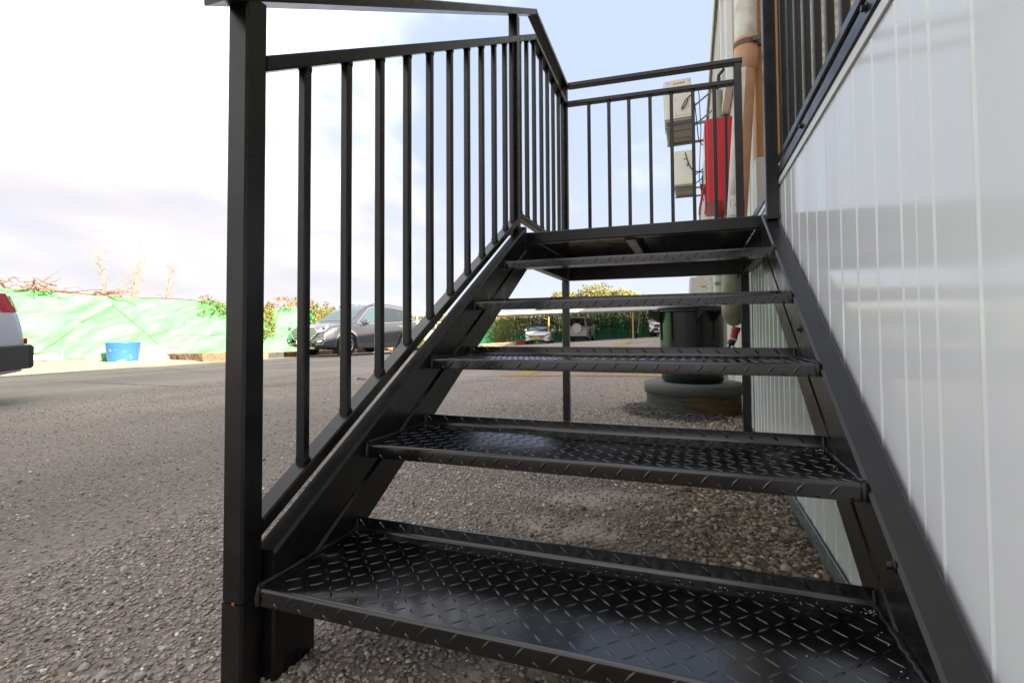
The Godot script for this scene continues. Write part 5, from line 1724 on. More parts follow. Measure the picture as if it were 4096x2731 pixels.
func make_vegetation() -> void:
	var gold := [Color(0.27, 0.24, 0.045), Color(0.29, 0.23, 0.05), Color(0.19, 0.20, 0.04), Color(0.12, 0.15, 0.035), Color(0.24, 0.16, 0.05), Color(0.18, 0.10, 0.05), Color(0.09, 0.10, 0.03)]
	var green := [Color(0.10, 0.13, 0.03), Color(0.13, 0.15, 0.035), Color(0.07, 0.10, 0.025), Color(0.18, 0.17, 0.05), Color(0.16, 0.10, 0.05)]
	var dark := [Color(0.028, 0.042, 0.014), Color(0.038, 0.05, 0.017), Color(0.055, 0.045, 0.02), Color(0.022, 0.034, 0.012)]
	# golden creeper on the fence behind the SUV
	var s := thing("creeper_hedge", "long golden and rust leafed creeper hedge covering the fence behind the dark grey SUV", "hedge")
	hedge_leaves(s, Vector2(-17.9, 20.4), Vector2(-17.2, 39.0), 0.35, 2.45, 0.9, 26000, gold, 201, 0.13, 0.05, Vector2(1, 0))
	var q := []
	for k in 26:
		var d := 20.5 + k * 0.72
		q.append([[G(-17.8, d, 0), G(-17.75, d + 0.2, 1.0), G(-17.7, d + 0.35, 2.2)], [0.025, 0.02, 0.01]])
	stems(s, "stems", q, M.twig)
	# hanging clumps near the newel post
	s = thing("creeper_clump", "thin hanging creeper clump on the green fence left of the tall newel post", "creeper")
	hedge_leaves(s, Vector2(-17.95, 14.2), Vector2(-17.95, 16.0), 1.62, 2.25, 0.25, 420, green, 211, 0.12, 0.12, Vector2(1, 0))
	stems(s, "stems", [[[G(-17.95, 14.2, 2.2), G(-17.8, 15.1, 2.25), G(-17.85, 16.0, 2.2)], [0.02, 0.02, 0.01]]], M.twig)
	s = thing("creeper_clump", "golden creeper curtain hanging down the green fence just right of the newel post", "creeper")
	hedge_leaves(s, Vector2(-17.95, 17.1), Vector2(-17.95, 18.1), 0.75, 2.3, 0.3, 1100, gold, 221, 0.12, 0.1, Vector2(1, 0))
	stems(s, "stems", [[[G(-17.95, 17.5, 0.5), G(-17.8, 18.1, 1.4), G(-17.85, 18.6, 2.4)], [0.02, 0.02, 0.01]]], M.twig)
	s = thing("creeper_clump", "rust coloured creeper arch above the green tarp left of the SUV bonnet", "creeper")
	hedge_leaves(s, Vector2(-17.95, 18.1), Vector2(-17.8, 20.5), 2.1, 2.7, 0.25, 420, [Color(0.30, 0.13, 0.06), Color(0.26, 0.15, 0.06), Color(0.22, 0.18, 0.06)], 231, 0.12, 0.25, Vector2(1, 0))
	stems(s, "stems", [[[G(-17.9, 18.4, 2.1), G(-17.8, 19.2, 2.75), G(-17.8, 20.4, 2.3)], [0.02, 0.02, 0.01]]], M.twig)
	# dark hedge behind the carport
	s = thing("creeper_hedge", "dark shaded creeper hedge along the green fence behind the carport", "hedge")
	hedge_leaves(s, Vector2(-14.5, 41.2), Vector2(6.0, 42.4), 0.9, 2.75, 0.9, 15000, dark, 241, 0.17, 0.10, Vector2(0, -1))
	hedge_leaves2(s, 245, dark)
	q = []
	for k in 24:
		var x := -14.3 + k * 0.85
		q.append([[G(x, 41.2, 0), G(x + 0.2, 41.1, 1.2), G(x + 0.1, 41.0, 2.6)], [0.03, 0.02, 0.01]])
	stems(s, "stems", q, M.twig)
	# sunlit bush left of the carport
	s = thing("bush", "sunlit yellow green bush at the left end of the carport", "bush")
	var rg := RandomNumberGenerator.new(); rg.seed = 251
	var pts := []; var cc := []
	for k in 3600:
		var v := Vector3(rg.randfn(0, 0.42), rg.randf_range(-1, 1), rg.randfn(0, 0.42))
		var r := Vector3(1.7, 1.15, 1.0)
		var p := G(-13.7, 37.2, 1.45) + v * r
		if v.length() > 1.1: continue
		pts.append(p)
		var c: Color = ([Color(0.30, 0.29, 0.05), Color(0.22, 0.24, 0.05), Color(0.34, 0.30, 0.09), Color(0.12, 0.15, 0.04)])[rg.randi() % 4]
		cc.append(c)
	leaves("leaves", s, pts, cc, 0.15, 0.07, 252)
	stems(s, "stems", [[[G(-13.6, 37.2, 0), G(-13.5, 37.2, 1.6)], [0.05, 0.02]], [[G(-13.9, 37.3, 0), G(-14.3, 37.2, 1.7)], [0.05, 0.02]], [[G(-13.4, 37.2, 0), G(-12.9, 37.0, 1.6)], [0.04, 0.02]]], M.twig)
	# broad tree rising behind the carport roof
	tree("tree", "broad leafy green and brown tree rising behind the carport roof", Vector2(-8.4, 49.5), 5.4, [[0.3, 3.85, 0, 2.3, 1.65], [-2.8, 3.6, 0.2, 2.0, 1.2], [2.7, 3.6, 0, 2.0, 1.2], [4.3, 3.3, 0.3, 1.4, 0.85], [-4.6, 3.3, 0, 1.5, 0.9], [0.6, 3.0, -1.0, 2.2, 1.1]], 26000, [Color(0.30, 0.32, 0.06), Color(0.20, 0.25, 0.05), Color(0.34, 0.31, 0.08), Color(0.30, 0.19, 0.08), Color(0.14, 0.18, 0.04)], 301, 0.24)
	tree("tree", "low golden tree crown showing above the left end of the carport roof", Vector2(-16.8, 48.5), 3.3, [[0, 2.5, 0, 1.6, 0.8], [1.6, 2.3, 0, 1.3, 0.7]], 2600, [Color(0.32, 0.22, 0.05), Color(0.26, 0.2, 0.05), Color(0.3, 0.15, 0.05)], 311, 0.2)
	# bare pale trees beyond the green fence
	bare_tree("bare_tree", "tall pale bare tree with bending top beyond the fence, leftmost of three", Vector2(-25.3, 15.5), 4.9, 3, 401, Vector2(-0.9, 0.0))
	bare_tree("bare_tree", "straight pale bare tree with many fine side twigs, middle of three", Vector2(-24.6, 16.0), 4.9, 4, 402, Vector2(0.4, 0.2))
	bare_tree("bare_tree", "shortest faint bare tree beyond the fence, nearest the newel post", Vector2(-23.9, 16.9), 4.2, 3, 403, Vector2(0.2, 0.5))
	# tiny conifer tip
	s = thing("shrub_tip", "small dark green shrub tip poking over the twig pile", "shrub")
	pts = []; cc = []
	for k in 170:
		var h := rg.randf()
		pts.append(V(-20.6 + rg.randfn(0, 0.16) * (1.1 - h), lerpf(1.8, 2.65, h), 9.1 + rg.randfn(0, 0.16) * (1.1 - h)))
		cc.append(Color(0.09, 0.12, 0.07))
	leaves("leaves", s, pts, cc, 0.14, 0.03, 411)
	stems(s, "stems", [[[V(-20.6, 0, 9.1), V(-20.6, 2.6, 9.1)], [0.02, 0.008]]], M.twig)

func hedge_leaves2(s: Node3D, sd: int, cols: Array) -> void:
	# sparser trails hanging to the ground over the green sheet
	var rg := RandomNumberGenerator.new(); rg.seed = sd
	var pts := []; var cc := []
	for k in 60:
		var x := rg.randf_range(-12.5, 3.0); var y := rg.randf_range(0.9, 1.5); var w := rg.randf_range(-0.3, 0.3)
		for j in 26:
			pts.append(G(x + w * (1.3 - y) + rg.randfn(0, 0.05), 40.9 + rg.randfn(0, 0.06), y))
			cc.append(cols[rg.randi() % cols.size()])
			y -= rg.randf_range(0.01, 0.07)
			if y < 0.15: break
	leaves("trailing_leaves", s, pts, cc, 0.13, 0.07, sd + 1)

func tree(called: String, label: String, at: Vector2, h: float, lobes: Array, count: int, cols: Array, sd: int, l: float) -> void:
	var s := thing(called, label, "tree")
	var o := G(at.x, at.y)
	var rg := RandomNumberGenerator.new(); rg.seed = sd
	var st := mb()
	tube(st, [o, o + Vector3(0.1, h * 0.25, 0), o + Vector3(0.05, h * 0.45, 0)], [0.28, 0.22, 0.17], 12)
	put("trunk", st, M.bark, s)
	for q in lobes:
		st = mb()
		var e := o + Vector3(q[0], q[1], q[2])
		var b := o + Vector3(0.05, h * 0.42, 0)
		tube(st, [b, b.lerp(e, 0.5) + Vector3(0, 0.15, 0), e], [0.13, 0.08, 0.03], 8)
		put("limb", st, M.bark, s)
	var n := noise(sd, 0.75, FastNoiseLite.TYPE_SIMPLEX_SMOOTH, 3)
	var pts := []; var cc := []
	var tries := 0
	while pts.size() < count and tries < count * 8:
		tries += 1
		var q: Array = lobes[rg.randi() % lobes.size()]
		var v := Vector3(rg.randfn(), rg.randfn(), rg.randfn()).normalized() * pow(rg.randf(), 0.45)
		var p := Vector3(q[0] + v.x * q[3], q[1] + v.y * q[4], q[2] + v.z * q[3])
		var nn := n.get_noise_3d(p.x * 1.3, p.y * 1.5, p.z * 1.3)
		if nn < -0.28: continue
		pts.append(o + p + v * nn * 0.5)
		var c: Color = cols[clampi(int((n.get_noise_3d(p.x * 0.6 + 20.0, p.y, p.z) * 1.4 + 0.5 + rg.randfn(0, 0.25)) * cols.size()), 0, cols.size() - 1)]
		cc.append(c)
	leaves("crown", s, pts, cc, l, l * 0.55, sd + 1)

func bare_tree(called: String, label: String, at: Vector2, h: float, nst: int, sd: int, lean: Vector2) -> void:
	var s := thing(called, label, "tree", Vector3.ZERO, 0.0, "bare trees beyond the green fence")
	var rg := RandomNumberGenerator.new(); rg.seed = sd
	var o := V(at.x, -0.3, at.y)
	var trunk := []
	for k in 9:
		var t := k / 8.0
		trunk.append(o + Vector3(lean.x * t * t, h * t, -lean.y * t * t) + Vector3(rg.randfn(0, 0.05), 0, rg.randfn(0, 0.05)))
	var st := mb(); tube(st, trunk, [0.07, 0.06, 0.05, 0.045, 0.04, 0.03, 0.022, 0.014, 0.006], 7)
	put("trunk", st, M.pale_bark, s)
	st = mb()
	for k in 60:
		var t := rg.randf_range(0.35, 0.98)
		var i := int(t * 8); var p: Vector3 = trunk[i].lerp(trunk[mini(i + 1, 8)], t * 8 - i)
		var dirv := Vector3(rg.randfn(), rg.randf_range(0.3, 1.4), rg.randfn()).normalized()
		var l := rg.randf_range(0.25, 0.9) * (1.2 - t * 0.6)
		var m := p + dirv * l * 0.5 + Vector3(0, 0.05, 0); var e := p + dirv * l + Vector3(0, l * 0.15, 0)
		tube(st, [p, m, e], [0.014, 0.009, 0.003], 5, false)
		for j in 3:
			var u := m.lerp(e, rg.randf())
			tube(st, [u, u + Vector3(rg.randfn(), rg.randf_range(0, 1), rg.randfn()).normalized() * l * 0.4], [0.006, 0.002], 4, false)
	var tw := put("twigs", st, M.pale_bark, s)
	tw.set_meta("kind", "stuff")

# ------------------------------------------------------------------ fence along the left
func make_fence() -> void:
	var s := thing("tarp_fence", "long fence hung with bright green tarpaulin on the left of the yard", "fence")
	var n := noise(71, 0.45, FastNoiseLite.TYPE_SIMPLEX_SMOOTH, 4)
	var nf := noise(72, 1.5, FastNoiseLite.TYPE_SIMPLEX_SMOOTH, 3)
	var fx := -18.05
	# braces: apex at d 10.55, feet at 9.0 and 12.6
	var braces := [[Vector2(10.95, 1.9), Vector2(8.95, 0.35)], [Vector2(10.95, 1.9), Vector2(12.9, 0.35)]]
	var st := mb()
	st.set_smooth_group(0)
	var ds := axis([[-8, 5, 0.5], [5, 24, 0.14], [24, 42, 0.6]])
	var ny := 22
	var P := []
	for d in ds:
		var row := []
		var top: float = 2.2 + 0.10 * n.get_noise_1d(d * 0.7)
		var low := 0.02
		if d > 6.0 and d < 9.6: low = 0.30 + 0.03 * sin(d * 3.0) * smoothstep(9.6, 9.0, d) 
		for j in ny + 1:
			var v := float(j) / ny
			var y := lerpf(low, top, v)
			var sag := 0.22 * n.get_noise_2d(d * 1.1 + y * 1.2, y * 1.4 - d * 0.3) + 0.07 * nf.get_noise_2d(d - y * 1.4, y * 2.2)
			# horizontal folds where the sheet laps
			sag += 0.07 * exp(-pow((y - 0.88 - 0.04 * sin(d)) / 0.05, 2)) * smoothstep(-0.2, 0.3, n.get_noise_1d(d + 40.0))
			for b in braces:
				var a: Vector2 = b[0]; var e: Vector2 = b[1]
				var q := Geometry2D.get_closest_point_to_segment(Vector2(d, y), a, e)
				sag += 0.09 * exp(-Vector2(d, y).distance_to(q) / 0.10)
			row.append(G(fx + sag, d, y))
		P.append(row)
	for i in P.size() - 1:
		for j in ny:
			face(st, [P[i][j], P[i + 1][j], P[i + 1][j + 1], P[i][j + 1]], P[i][j] - Vector3(5, 0, 0))
	put("tarpaulin", st, M.tarp, s)
	st = mb()
	for b in braces:
		var a: Vector2 = b[0]; var e: Vector2 = b[1]
		var pts := []
		for k in 13:
			var q := a.lerp(e, k / 12.0)
			var sag := 0.22 * n.get_noise_2d(q.x * 1.1 + q.y * 1.2, q.y * 1.4 - q.x * 0.3) + 0.07 * nf.get_noise_2d(q.x - q.y * 1.4, q.y * 2.2)
			pts.append(G(fx + sag + 0.105, q.x, q.y))
		tube(st, pts, [0.012], 6)
		put("seam_rope", st, M.rope, s)
		st = mb()
	for lap in [[5.6, 9.9], [11.9, 16.5]]:
		var pts := []
		for k in 30:
			var dd: float = lerpf(lap[0], lap[1], k / 29.0)
			var yy := 0.86 + 0.03 * sin(dd * 1.3)
			var sag := 0.22 * n.get_noise_2d(dd * 1.1 + yy * 1.2, yy * 1.4 - dd * 0.3) + 0.07 * nf.get_noise_2d(dd - yy * 1.4, yy * 2.2)
			pts.append(G(fx + sag + 0.012 + 0.07 * exp(-pow((yy - 0.88 - 0.04 * sin(dd)) / 0.05, 2)) * smoothstep(-0.2, 0.3, n.get_noise_1d(dd + 40.0)), dd, yy))
		st = mb(); tube(st, pts, [0.009], 5)
		put("lap_seam", st, M.rope, s)
	var d := -7.0
	while d < 42:
		st = mb(); tube(st, [G(fx - 0.12, d, -0.1), G(fx - 0.12, d, 2.28)], [0.03], 8)
		put("post", st, M.galv, s)
		d += 3.0
	st = mb()
	var tp := []
	for k in 60: tp.append(G(fx - 0.08, -8 + k * 0.85, 2.2 + 0.03 * sin(k * 1.3)))
	tube(st, tp, [0.018], 6)
	put("top_wire", st, M.dark_pipe, s)
	st = mb(); st.set_smooth_group(0)
	for k in 12:
		var a := 5.0 + k * 0.39; var b := a + 0.39
		face(st, [G(fx + 0.03, a, 0.0), G(fx + 0.03, b, 0.0), G(fx - 0.04, b, 0.42), G(fx - 0.04, a, 0.42)], G(fx - 5, a, 0))
	put("white_sheet", st, M.white_sheet, s)
	st = mb(); tube(st, [G(fx + 0.08, 3, 0.05), G(fx + 0.08, 6, 0.05), G(fx + 0.08, 10.2, 0.05)], [0.045], 8)
	put("ground_pipe", st, M.dark_pipe, s)
	# the same fence turned across the end of the yard, in the shade behind the carport
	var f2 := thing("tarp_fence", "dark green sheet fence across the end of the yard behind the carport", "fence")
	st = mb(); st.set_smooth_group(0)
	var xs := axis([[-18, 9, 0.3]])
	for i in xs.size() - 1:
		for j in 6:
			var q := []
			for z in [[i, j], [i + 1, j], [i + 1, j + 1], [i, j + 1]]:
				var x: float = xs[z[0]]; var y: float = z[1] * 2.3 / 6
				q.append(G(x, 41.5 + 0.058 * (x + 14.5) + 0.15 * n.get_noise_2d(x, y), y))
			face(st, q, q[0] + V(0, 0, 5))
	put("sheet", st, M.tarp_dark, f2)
	for k in 9:
		st = mb(); tube(st, [G(-17.5 + k * 3.1, 41.75 + 0.18 * k, -0.1), G(-17.5 + k * 3.1, 41.75 + 0.18 * k, 2.4)], [0.03], 8)
		put("post", st, M.galv, f2)

func twig_pile(label: String, d0: float, d1: float, y: float, n: int, sd: int, spread: float) -> void:
	var s := thing("twig_pile", label, "branches")
	var rg := RandomNumberGenerator.new(); rg.seed = sd
	for part in 2:
		var st := mb()
		for k in n:
			var d := lerpf(d0, d1, rg.randf()); var l := rg.randf_range(0.3, 1.3) if part == 0 else rg.randf_range(0.15, 0.5)
			var p := G(-18.0 + rg.randfn(0, 0.1), d, y + rg.randfn(0, 0.06) * spread)
			var dirv := V(rg.randfn(0, 0.35), rg.randfn(0, 0.22) + (0.5 if part == 1 else 0.0), signf(rg.randf() - 0.5)).normalized()
			var pts := [p]
			for j in 4:
				dirv = (dirv + Vector3(rg.randfn(0, 0.2), rg.randfn(0, 0.2), rg.randfn(0, 0.2))).normalized()
				pts.append(pts[-1] + dirv * l / 4)
			tube(st, pts, ([0.028, 0.024, 0.018, 0.012, 0.005] if part == 0 else [0.012, 0.01, 0.007, 0.005, 0.002]), 5)
		var o := put(["branches", "fine_twigs"][part], st, M.twig, s)
		o.set_meta("kind", "stuff")

func stone_mesh(sd: int, flat: float) -> ArrayMesh:
	# a rounded, uneven stone: a jittered icosahedron split once
	var rg := RandomNumberGenerator.new(); rg.seed = sd
	var t := (1.0 + sqrt(5.0)) / 2.0
	var v := []
	for q in [Vector3(-1, t, 0), Vector3(1, t, 0), Vector3(-1, -t, 0), Vector3(1, -t, 0), Vector3(0, -1, t), Vector3(0, 1, t), Vector3(0, -1, -t), Vector3(0, 1, -t), Vector3(t, 0, -1), Vector3(t, 0, 1), Vector3(-t, 0, -1), Vector3(-t, 0, 1)]:
		var w: Vector3 = q.normalized() * rg.randf_range(0.75, 1.15)
		v.append(Vector3(w.x, w.y * flat, w.z))
	var f := [[0, 11, 5], [0, 5, 1], [0, 1, 7], [0, 7, 10], [0, 10, 11], [1, 5, 9], [5, 11, 4], [11, 10, 2], [10, 7, 6], [7, 1, 8], [3, 9, 4], [3, 4, 2], [3, 2, 6], [3, 6, 8], [3, 8, 9], [4, 9, 5], [2, 4, 11], [6, 2, 10], [8, 6, 7], [9, 8, 1]]
	var st := mb()
	for q in f: face(st, [v[q[0]], v[q[1]], v[q[2]]], Vector3.ZERO)
	return mesh_of(st)

func rough_block(st: SurfaceTool, a: Vector3, b: Vector3, w: float, h: float, sd: int) -> void:
	# a weathered beam from a to b
	var n := noise(sd, 2.6, FastNoiseLite.TYPE_SIMPLEX_SMOOTH, 3)
	var d := (b - a).normalized(); var s := d.cross(Vector3.UP).normalized()
	var k := 14
	var rings := []
	for i in k + 1:
		var ring := []
		for q in [[-1, 0], [-1, 0.5], [-1, 0.92], [-0.86, 1], [0, 1], [0.86, 1], [1, 0.92], [1, 0.5], [1, 0]]:
			var p: Vector3 = a.lerp(b, i / float(k)) + s * q[0] * w / 2 + Vector3(0, q[1] * h, 0)
			p += Vector3(n.get_noise_3dv(p * 2.0), n.get_noise_3dv(p * 2.0 + Vector3(9, 0, 0)), n.get_noise_3dv(p * 2.0 + Vector3(0, 9, 0))) * 0.03
			ring.append(p)
		rings.append(ring)
	for i in k:
		for j in 8: face(st, [rings[i][j], rings[i][j + 1], rings[i + 1][j + 1], rings[i + 1][j]], a.lerp(b, (i + 0.5) / k) + Vector3(0, h / 2, 0))
	face(st, rings[0], b); face(st, rings[k], a)

func make_fence_side() -> void:
	twig_pile("tangled bare branches heaped along the fence top at far left", 5.4, 9.6, 2.28, 46, 501, 1.4)
	twig_pile("small knot of bare twigs on the fence top beside the bare trees", 10.3, 11.6, 2.25, 9, 502, 1.0)
	# tubs
	var b := thing("blue_tub", "blue plastic half barrel tub with green stains beside the fence", "tub", G(-14.95, 9.45), 0.0)
	var st := mb(); lathe(st, [Vector2(0, 0.02), Vector2(0.36, 0.0), Vector2(0.365, 0.03), Vector2(0.37, 0.12), Vector2(0.425, 0.60), Vector2(0.437, 0.615), Vector2(0.42, 0.62), Vector2(0.35, 0.08), Vector2(0, 0.07)], Vector3.ZERO, 40)
	put("shell", st, M.blue_tub, b)
	st = mb()
	var rg := RandomNumberGenerator.new(); rg.seed = 511
	for q in [[0.1, 0.2, 0.09], [1.0, 0.42, 0.045], [1.35, 0.4, 0.10], [0.5, 0.36, 0.04]]:
		var pv := []
		for k in 12:
			var r: float = q[2] * rg.randf_range(0.25, 0.75)
			var t: float = q[0] + cos(TAU * k / 12) * r / 0.5; var y: float = q[1] + sin(TAU * k / 12) * r
			var rad := lerpf(0.356, 0.425, y / 0.6) + 0.012
			pv.append(Vector3(cos(t) * rad, y, sin(t) * rad))
		face(st, pv, Vector3(0, q[1], 0))
	put("green_stain", st, M.green_stain, b)
	b = thing("green_tub", "dark green tub tipped behind the blue tub", "tub", G(-15.75, 9.75))
	st = mb(); lathe(st, [Vector2(0, 0), Vector2(0.30, 0.0), Vector2(0.36, 0.27), Vector2(0.34, 0.31), Vector2(0.15, 0.34), Vector2(0, 0.345)], Vector3.ZERO, 30)
	put("shell", st, M.green_tub, b)
	# heap of pale rubble
	st = mb(); st.set_smooth_group(0)
	var n := noise(521, 1.6, FastNoiseLite.TYPE_SIMPLEX_SMOOTH, 4)
	for i in 26:
		for j in 26:
			var q := []
			for z in [[i, j], [i + 1, j], [i + 1, j + 1], [i, j + 1]]:
				var u: float = z[0] / 13.0 - 1; var v: float = z[1] / 13.0 - 1
				var r := sqrt(u * u + v * v)
				var hgt := maxf(0.0, 0.42 * (1.0 - r * r) * (1.0 + 0.8 * n.get_noise_2d(u * 2.0, v * 2.0)) + 0.10 * n.get_noise_2d(u * 7.0, v * 7.0) * (1.0 - r))
				q.append(G(-15.3 + u * 0.75, 10.7 + v * 0.75, hgt - 0.02))
			face(st, q, q[0] - Vector3(0, 5, 0))
	tag(put("rubble_heap", st, M.rock, null), "pale heap of rubble right of the blue tub", "rubble")
	# loose stones along the verge
	var sm := [stone_mesh(531, 0.6), stone_mesh(532, 0.7), stone_mesh(533, 0.5)]
	rg.seed = 534
	var where := [[-15.9, 9.0, 0.13], [-15.55, 9.05, 0.16], [-15.35, 9.2, 0.11], [-14.5, 9.1, 0.15], [-14.35, 9.35, 0.10], [-13.9, 9.5, 0.12], [-13.7, 9.75, 0.08], [-16.6, 7.6, 0.17], [-14.4, 9.95, 0.14], [-13.4, 9.9, 0.07], [-15.0, 8.3, 0.08], [-13.9, 8.2, 0.06]]
	var names := ["pale stone at the left foot of the green tub", "large pale stone before the gap between both tubs", "pale stone touching the left base of the blue tub", "flat pale stone before the middle of the blue tub", "small stone before the blue tub's right half", "pale stone at the right foot of the blue tub", "little stone between blue tub and rubble heap", "big pale stone on the verge beside the white car's bumper", "stone leaning on the front of the rubble heap", "little stone before the short sleeper", "small stone alone on the sand left of the blue tub", "smallest stone on the sand nearest the asphalt edge"]
	for i in where.size():
		var q: Array = where[i]
		var o := put_mesh("stone", sm[i % 3], M.rock, null)
		o.position = G(q[0], q[1], q[2] * 0.3)
		o.rotation.y = rg.randf() * TAU
		o.scale = Vector3.ONE * q[2]
		tag(o, names[i], "stone", "loose stones along the verge")
	# old timber sleepers
	var sl := [[Vector2(-15.2, 10.9), Vector2(-14.1, 10.6), "short weathered sleeper end touching the rubble heap"], [Vector2(-14.0, 10.55), Vector2(-12.35, 10.35), "long weathered timber sleeper in the middle of the row"], [Vector2(-12.45, 9.95), Vector2(-11.75, 11.0), "dark ended sleeper block next to the newel post"]]
	for i in 3:
		st = mb()
		rough_block(st, G(sl[i][0].x, sl[i][0].y, -0.02), G(sl[i][1].x, sl[i][1].y, -0.02), 0.24, 0.26, 541 + i)
		tag(put("timber_sleeper", st, M.sleeper, null), sl[i][2], "sleeper", "timber sleepers by the verge")
	# painted kerb: red and dark stones in turn
	var k := thing("painted_kerb", "kerb of alternating brick red and black painted stones beside the SUV", "kerb")
	var p := Vector2(-12.25, 11.3); var e := Vector2(-13.6, 33.0)
	var count := 26
	for i in count:
		var a := p.lerp(e, i / float(count)); var c := p.lerp(e, (i + 0.97) / count)
		st = mb(); rough_block(st, G(a.x, a.y, -0.03), G(c.x, c.y, -0.03), 0.2, 0.2, 561 + i)
		put("kerb_stone", st, M.kerb_red if i % 2 == 0 else M.kerb_dark, k)
	# low bed at the end of the kerb, with red edging
	st = mb(); rough_block(st, G(-14.8, 33.8, -0.05), G(-11.2, 33.3, -0.05), 0.5, 0.3, 591)
	tag(put("raised_bed", st, M.rock, null), "low sunlit masonry bed edge left of the white saloon", "bed")
	st = mb(); rough_block(st, G(-13.8, 35.6, -0.02), G(-10.9, 36.6, -0.02), 0.25, 0.34, 592)
	tag(put("red_edging", st, mat(lin(0.35, 0.05, 0.04), 0.8), null), "dark red edging stones behind the white saloon's left side", "edging")

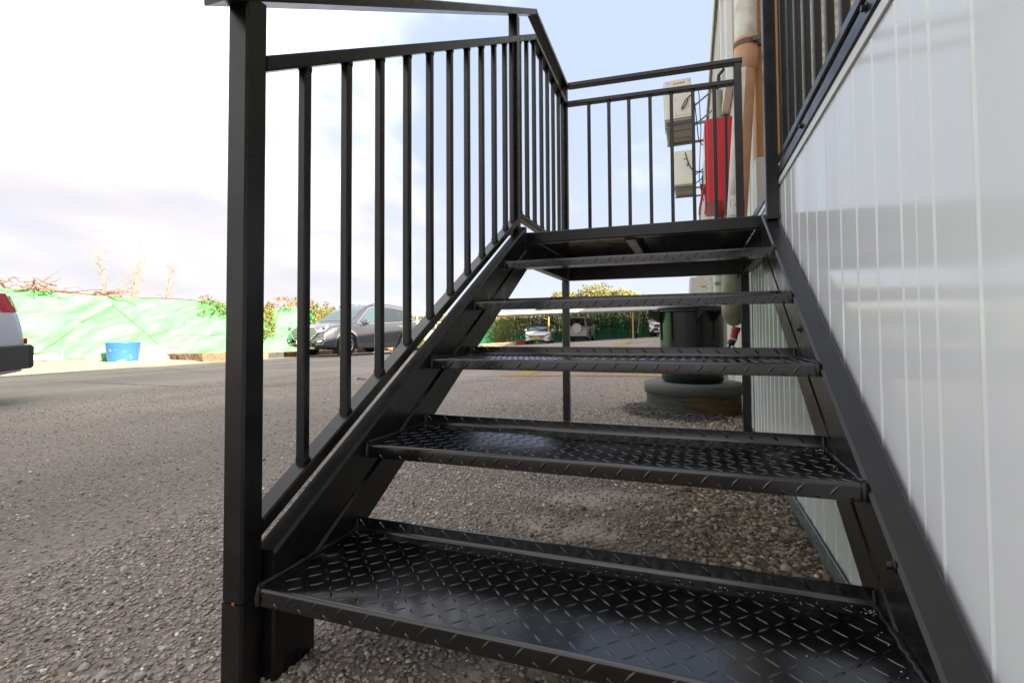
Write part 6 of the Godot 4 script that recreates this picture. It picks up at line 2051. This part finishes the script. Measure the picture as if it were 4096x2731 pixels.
func make_debris() -> void:
	# loose aggregate bedded in the asphalt round the stairs
	var rg := RandomNumberGenerator.new(); rg.seed = 601
	var nb := noise(52, 1.6, FastNoiseLite.TYPE_SIMPLEX_SMOOTH, 4)
	for kind in 3:
		var mm := MultiMesh.new()
		mm.transform_format = MultiMesh.TRANSFORM_3D
		mm.use_colors = true
		mm.mesh = stone_mesh(611 + kind, [0.55, 0.7, 0.45][kind])
		var n := 32000
		var tr := []; var cc := []
		for i in n:
			var x: float; var d: float
			if i % 2 == 0:
				x = rg.randf_range(-0.9, 0.97); d = rg.randf_range(-0.35, 3.3)
			else:
				x = 0.3 - 6.0 * pow(rg.randf(), 1.5); d = -0.5 + 6.5 * pow(rg.randf(), 1.5)
			var brown := smoothstep(0.15, 0.85, x + 0.35 * nb.get_noise_2d(x, d))
			var sm := cement(x, d, nb)
			if rg.randf() < sm * 0.8: continue
			var r := rg.randf_range(0.0022, 0.0055) * (1.0 + 0.9 * brown * rg.randf())
			if rg.randf() < 0.012 + 0.02 * brown: r *= rg.randf_range(1.5, 2.2)
			tr.append(Transform3D(Basis(Vector3.UP, rg.randf() * TAU) * Basis(Vector3.RIGHT, rg.randfn(0, 0.25)) * Basis.from_scale(Vector3(r * rg.randf_range(0.8, 1.4), r, r)), G(x, d, r * 0.3)))
			var g := clampf(rg.randfn(0.32, 0.075), 0.06, 0.6)
			var c := Color(g * 1.12, g * 0.99, g * 0.85).lerp(Color(g * 1.10, g * 0.88, g * 0.68), brown * rg.randf_range(0.4, 1.0))
			if rg.randf() < 0.07: c = c * 1.9
			if rg.randf() < 0.08: c = c * 0.4
			if rg.randf() < 0.006: c = Color(0.30, 0.15, 0.07)
			cc.append(c)
		mm.instance_count = tr.size()
		for i in tr.size():
			mm.set_instance_transform(i, tr[i]); mm.set_instance_color(i, cc[i])
		var o := MultiMeshInstance3D.new()
		o.multimesh = mm
		o.material_override = M.stone
		o.name = numbered("gravel")
		o.set_meta("kind", "stuff")
		o.set_meta("label", ["fine grey brown gravel bedded in the asphalt around the stairs", "coarser rounded gravel among the asphalt around the stairs", "flat chips of gravel among the asphalt around the stairs"][kind])
		o.set_meta("category", "gravel")
		add_child(o)
	# broken dark asphalt lumps round the foot of the base ring
	var lump := [stone_mesh(621, 0.6), stone_mesh(622, 0.75)]
	var mm2 := MultiMesh.new()
	mm2.transform_format = MultiMesh.TRANSFORM_3D
	mm2.use_colors = true
	mm2.mesh = lump[0]
	mm2.instance_count = 1800
	for i in 1800:
		var t := rg.randf_range(1.0, PI + 0.9); var r0 := 0.335 + absf(rg.randfn(0, 0.09))
		var r := rg.randf_range(0.003, 0.010)
		var x := 0.672 + cos(t) * r0; var d := 3.285 - sin(t) * r0
		mm2.set_instance_transform(i, Transform3D(Basis(Vector3.UP, rg.randf() * TAU) * Basis.from_scale(Vector3(r * 1.3, r, r)), G(x, d, 0.03 * exp(-(r0 - 0.335) / 0.06) + r * 0.2)))
		var g := rg.randf_range(0.02, 0.17) * rg.randf_range(0.4, 1.0)
		mm2.set_instance_color(i, Color(g * 1.08, g * 0.96, g * 0.86))
	var o2 := MultiMeshInstance3D.new()
	o2.multimesh = mm2
	o2.material_override = M.stone
	o2.name = "asphalt_crumbs"
	o2.set_meta("kind", "stuff")
	o2.set_meta("label", "dark crumbled asphalt lumps banked against the base ring")
	o2.set_meta("category", "rubble")
	add_child(o2)
	# bits of leaf and twig swept against the wall foot
	var lm2 := MultiMesh.new()
	lm2.transform_format = MultiMesh.TRANSFORM_3D
	lm2.use_colors = true
	lm2.mesh = leaf_mesh(0.02, 0.011)
	lm2.instance_count = 420
	for i in 420:
		var x := 0.955 - absf(rg.randfn(0, 0.09)); var d := rg.randf_range(-0.2, 3.0)
		if i % 5 == 0: x = rg.randf_range(-1.2, 0.9)
		lm2.set_instance_transform(i, Transform3D(Basis(Vector3.UP, rg.randf() * TAU) * Basis(Vector3.RIGHT, PI / 2 + rg.randfn(0, 0.3)) * Basis.from_scale(Vector3.ONE * rg.randf_range(0.3, 1.0)), G(x, d, 0.006)))
		lm2.set_instance_color(i, ([Color(0.12, 0.06, 0.03), Color(0.22, 0.12, 0.05), Color(0.06, 0.04, 0.03), Color(0.3, 0.22, 0.12)])[rg.randi() % 4])
	var lo := MultiMeshInstance3D.new()
	lo.multimesh = lm2
	lo.material_override = M.leaf
	lo.name = "leaf_litter"
	lo.set_meta("kind", "stuff")
	lo.set_meta("label", "brown leaf litter swept along the foot of the white panel wall")
	lo.set_meta("category", "litter")
	add_child(lo)
	# single leaves and chips
	var leafs := [[0.74, 0.80, 0.016, Color(0.42, 0.27, 0.08), "curled tan leaf under the second step near the wall"], [0.88, 0.97, 0.017, Color(0.36, 0.12, 0.05), "reddish brown leaf beside the wall track, nearer the landing"], [0.30, 0.62, 0.012, Color(0.55, 0.42, 0.18), "small yellow leaf on the pale cement smear"], [0.55, 0.93, 0.012, Color(0.10, 0.06, 0.04), "dark dry leaf in the middle of the gravel under the stairs"], [0.14, 0.86, 0.010, Color(0.26, 0.11, 0.05), "small rust leaf on the gravel left of the cement smear"], [0.60, 2.72, 0.018, Color(0.45, 0.18, 0.08), "orange brown leaf in front of the base ring"], [0.86, 2.9, 0.02, Color(0.5, 0.42, 0.33), "pale curled leaf at the right foot of the base ring"], [-0.35, 3.6, 0.05, Color(0.035, 0.03, 0.03), "dark flat scrap lying on asphalt left of the base ring"], [-3.6, 5.2, 0.09, Color(0.07, 0.05, 0.04), "thin brown strip on the open asphalt at left"]]
	for q in leafs:
		var st := mb()
		st.set_smooth_group(0)
		var l: float = q[2]
		var pts := [Vector3(-l, 0.002, 0), Vector3(-0.3 * l, 0.35 * l, 0.45 * l), Vector3(0.6 * l, 0.25 * l, 0.35 * l), Vector3(l, 0.004, 0), Vector3(0.5 * l, 0.15 * l, -0.4 * l), Vector3(-0.4 * l, 0.2 * l, -0.4 * l)]
		var c := Vector3(0, 0.12 * l, 0)
		for k in 6: face(st, [pts[k], pts[(k + 1) % 6], c], Vector3(0, -1, 0))
		var o := put("fallen_leaf", st, mat(q[3].linear_to_srgb(), 0.8), null)
		o.position = G(q[0], q[1], 0.006)
		o.rotation.y = q[0] * 7.0
		tag(o, q[4], "leaf", "scraps on the ground")
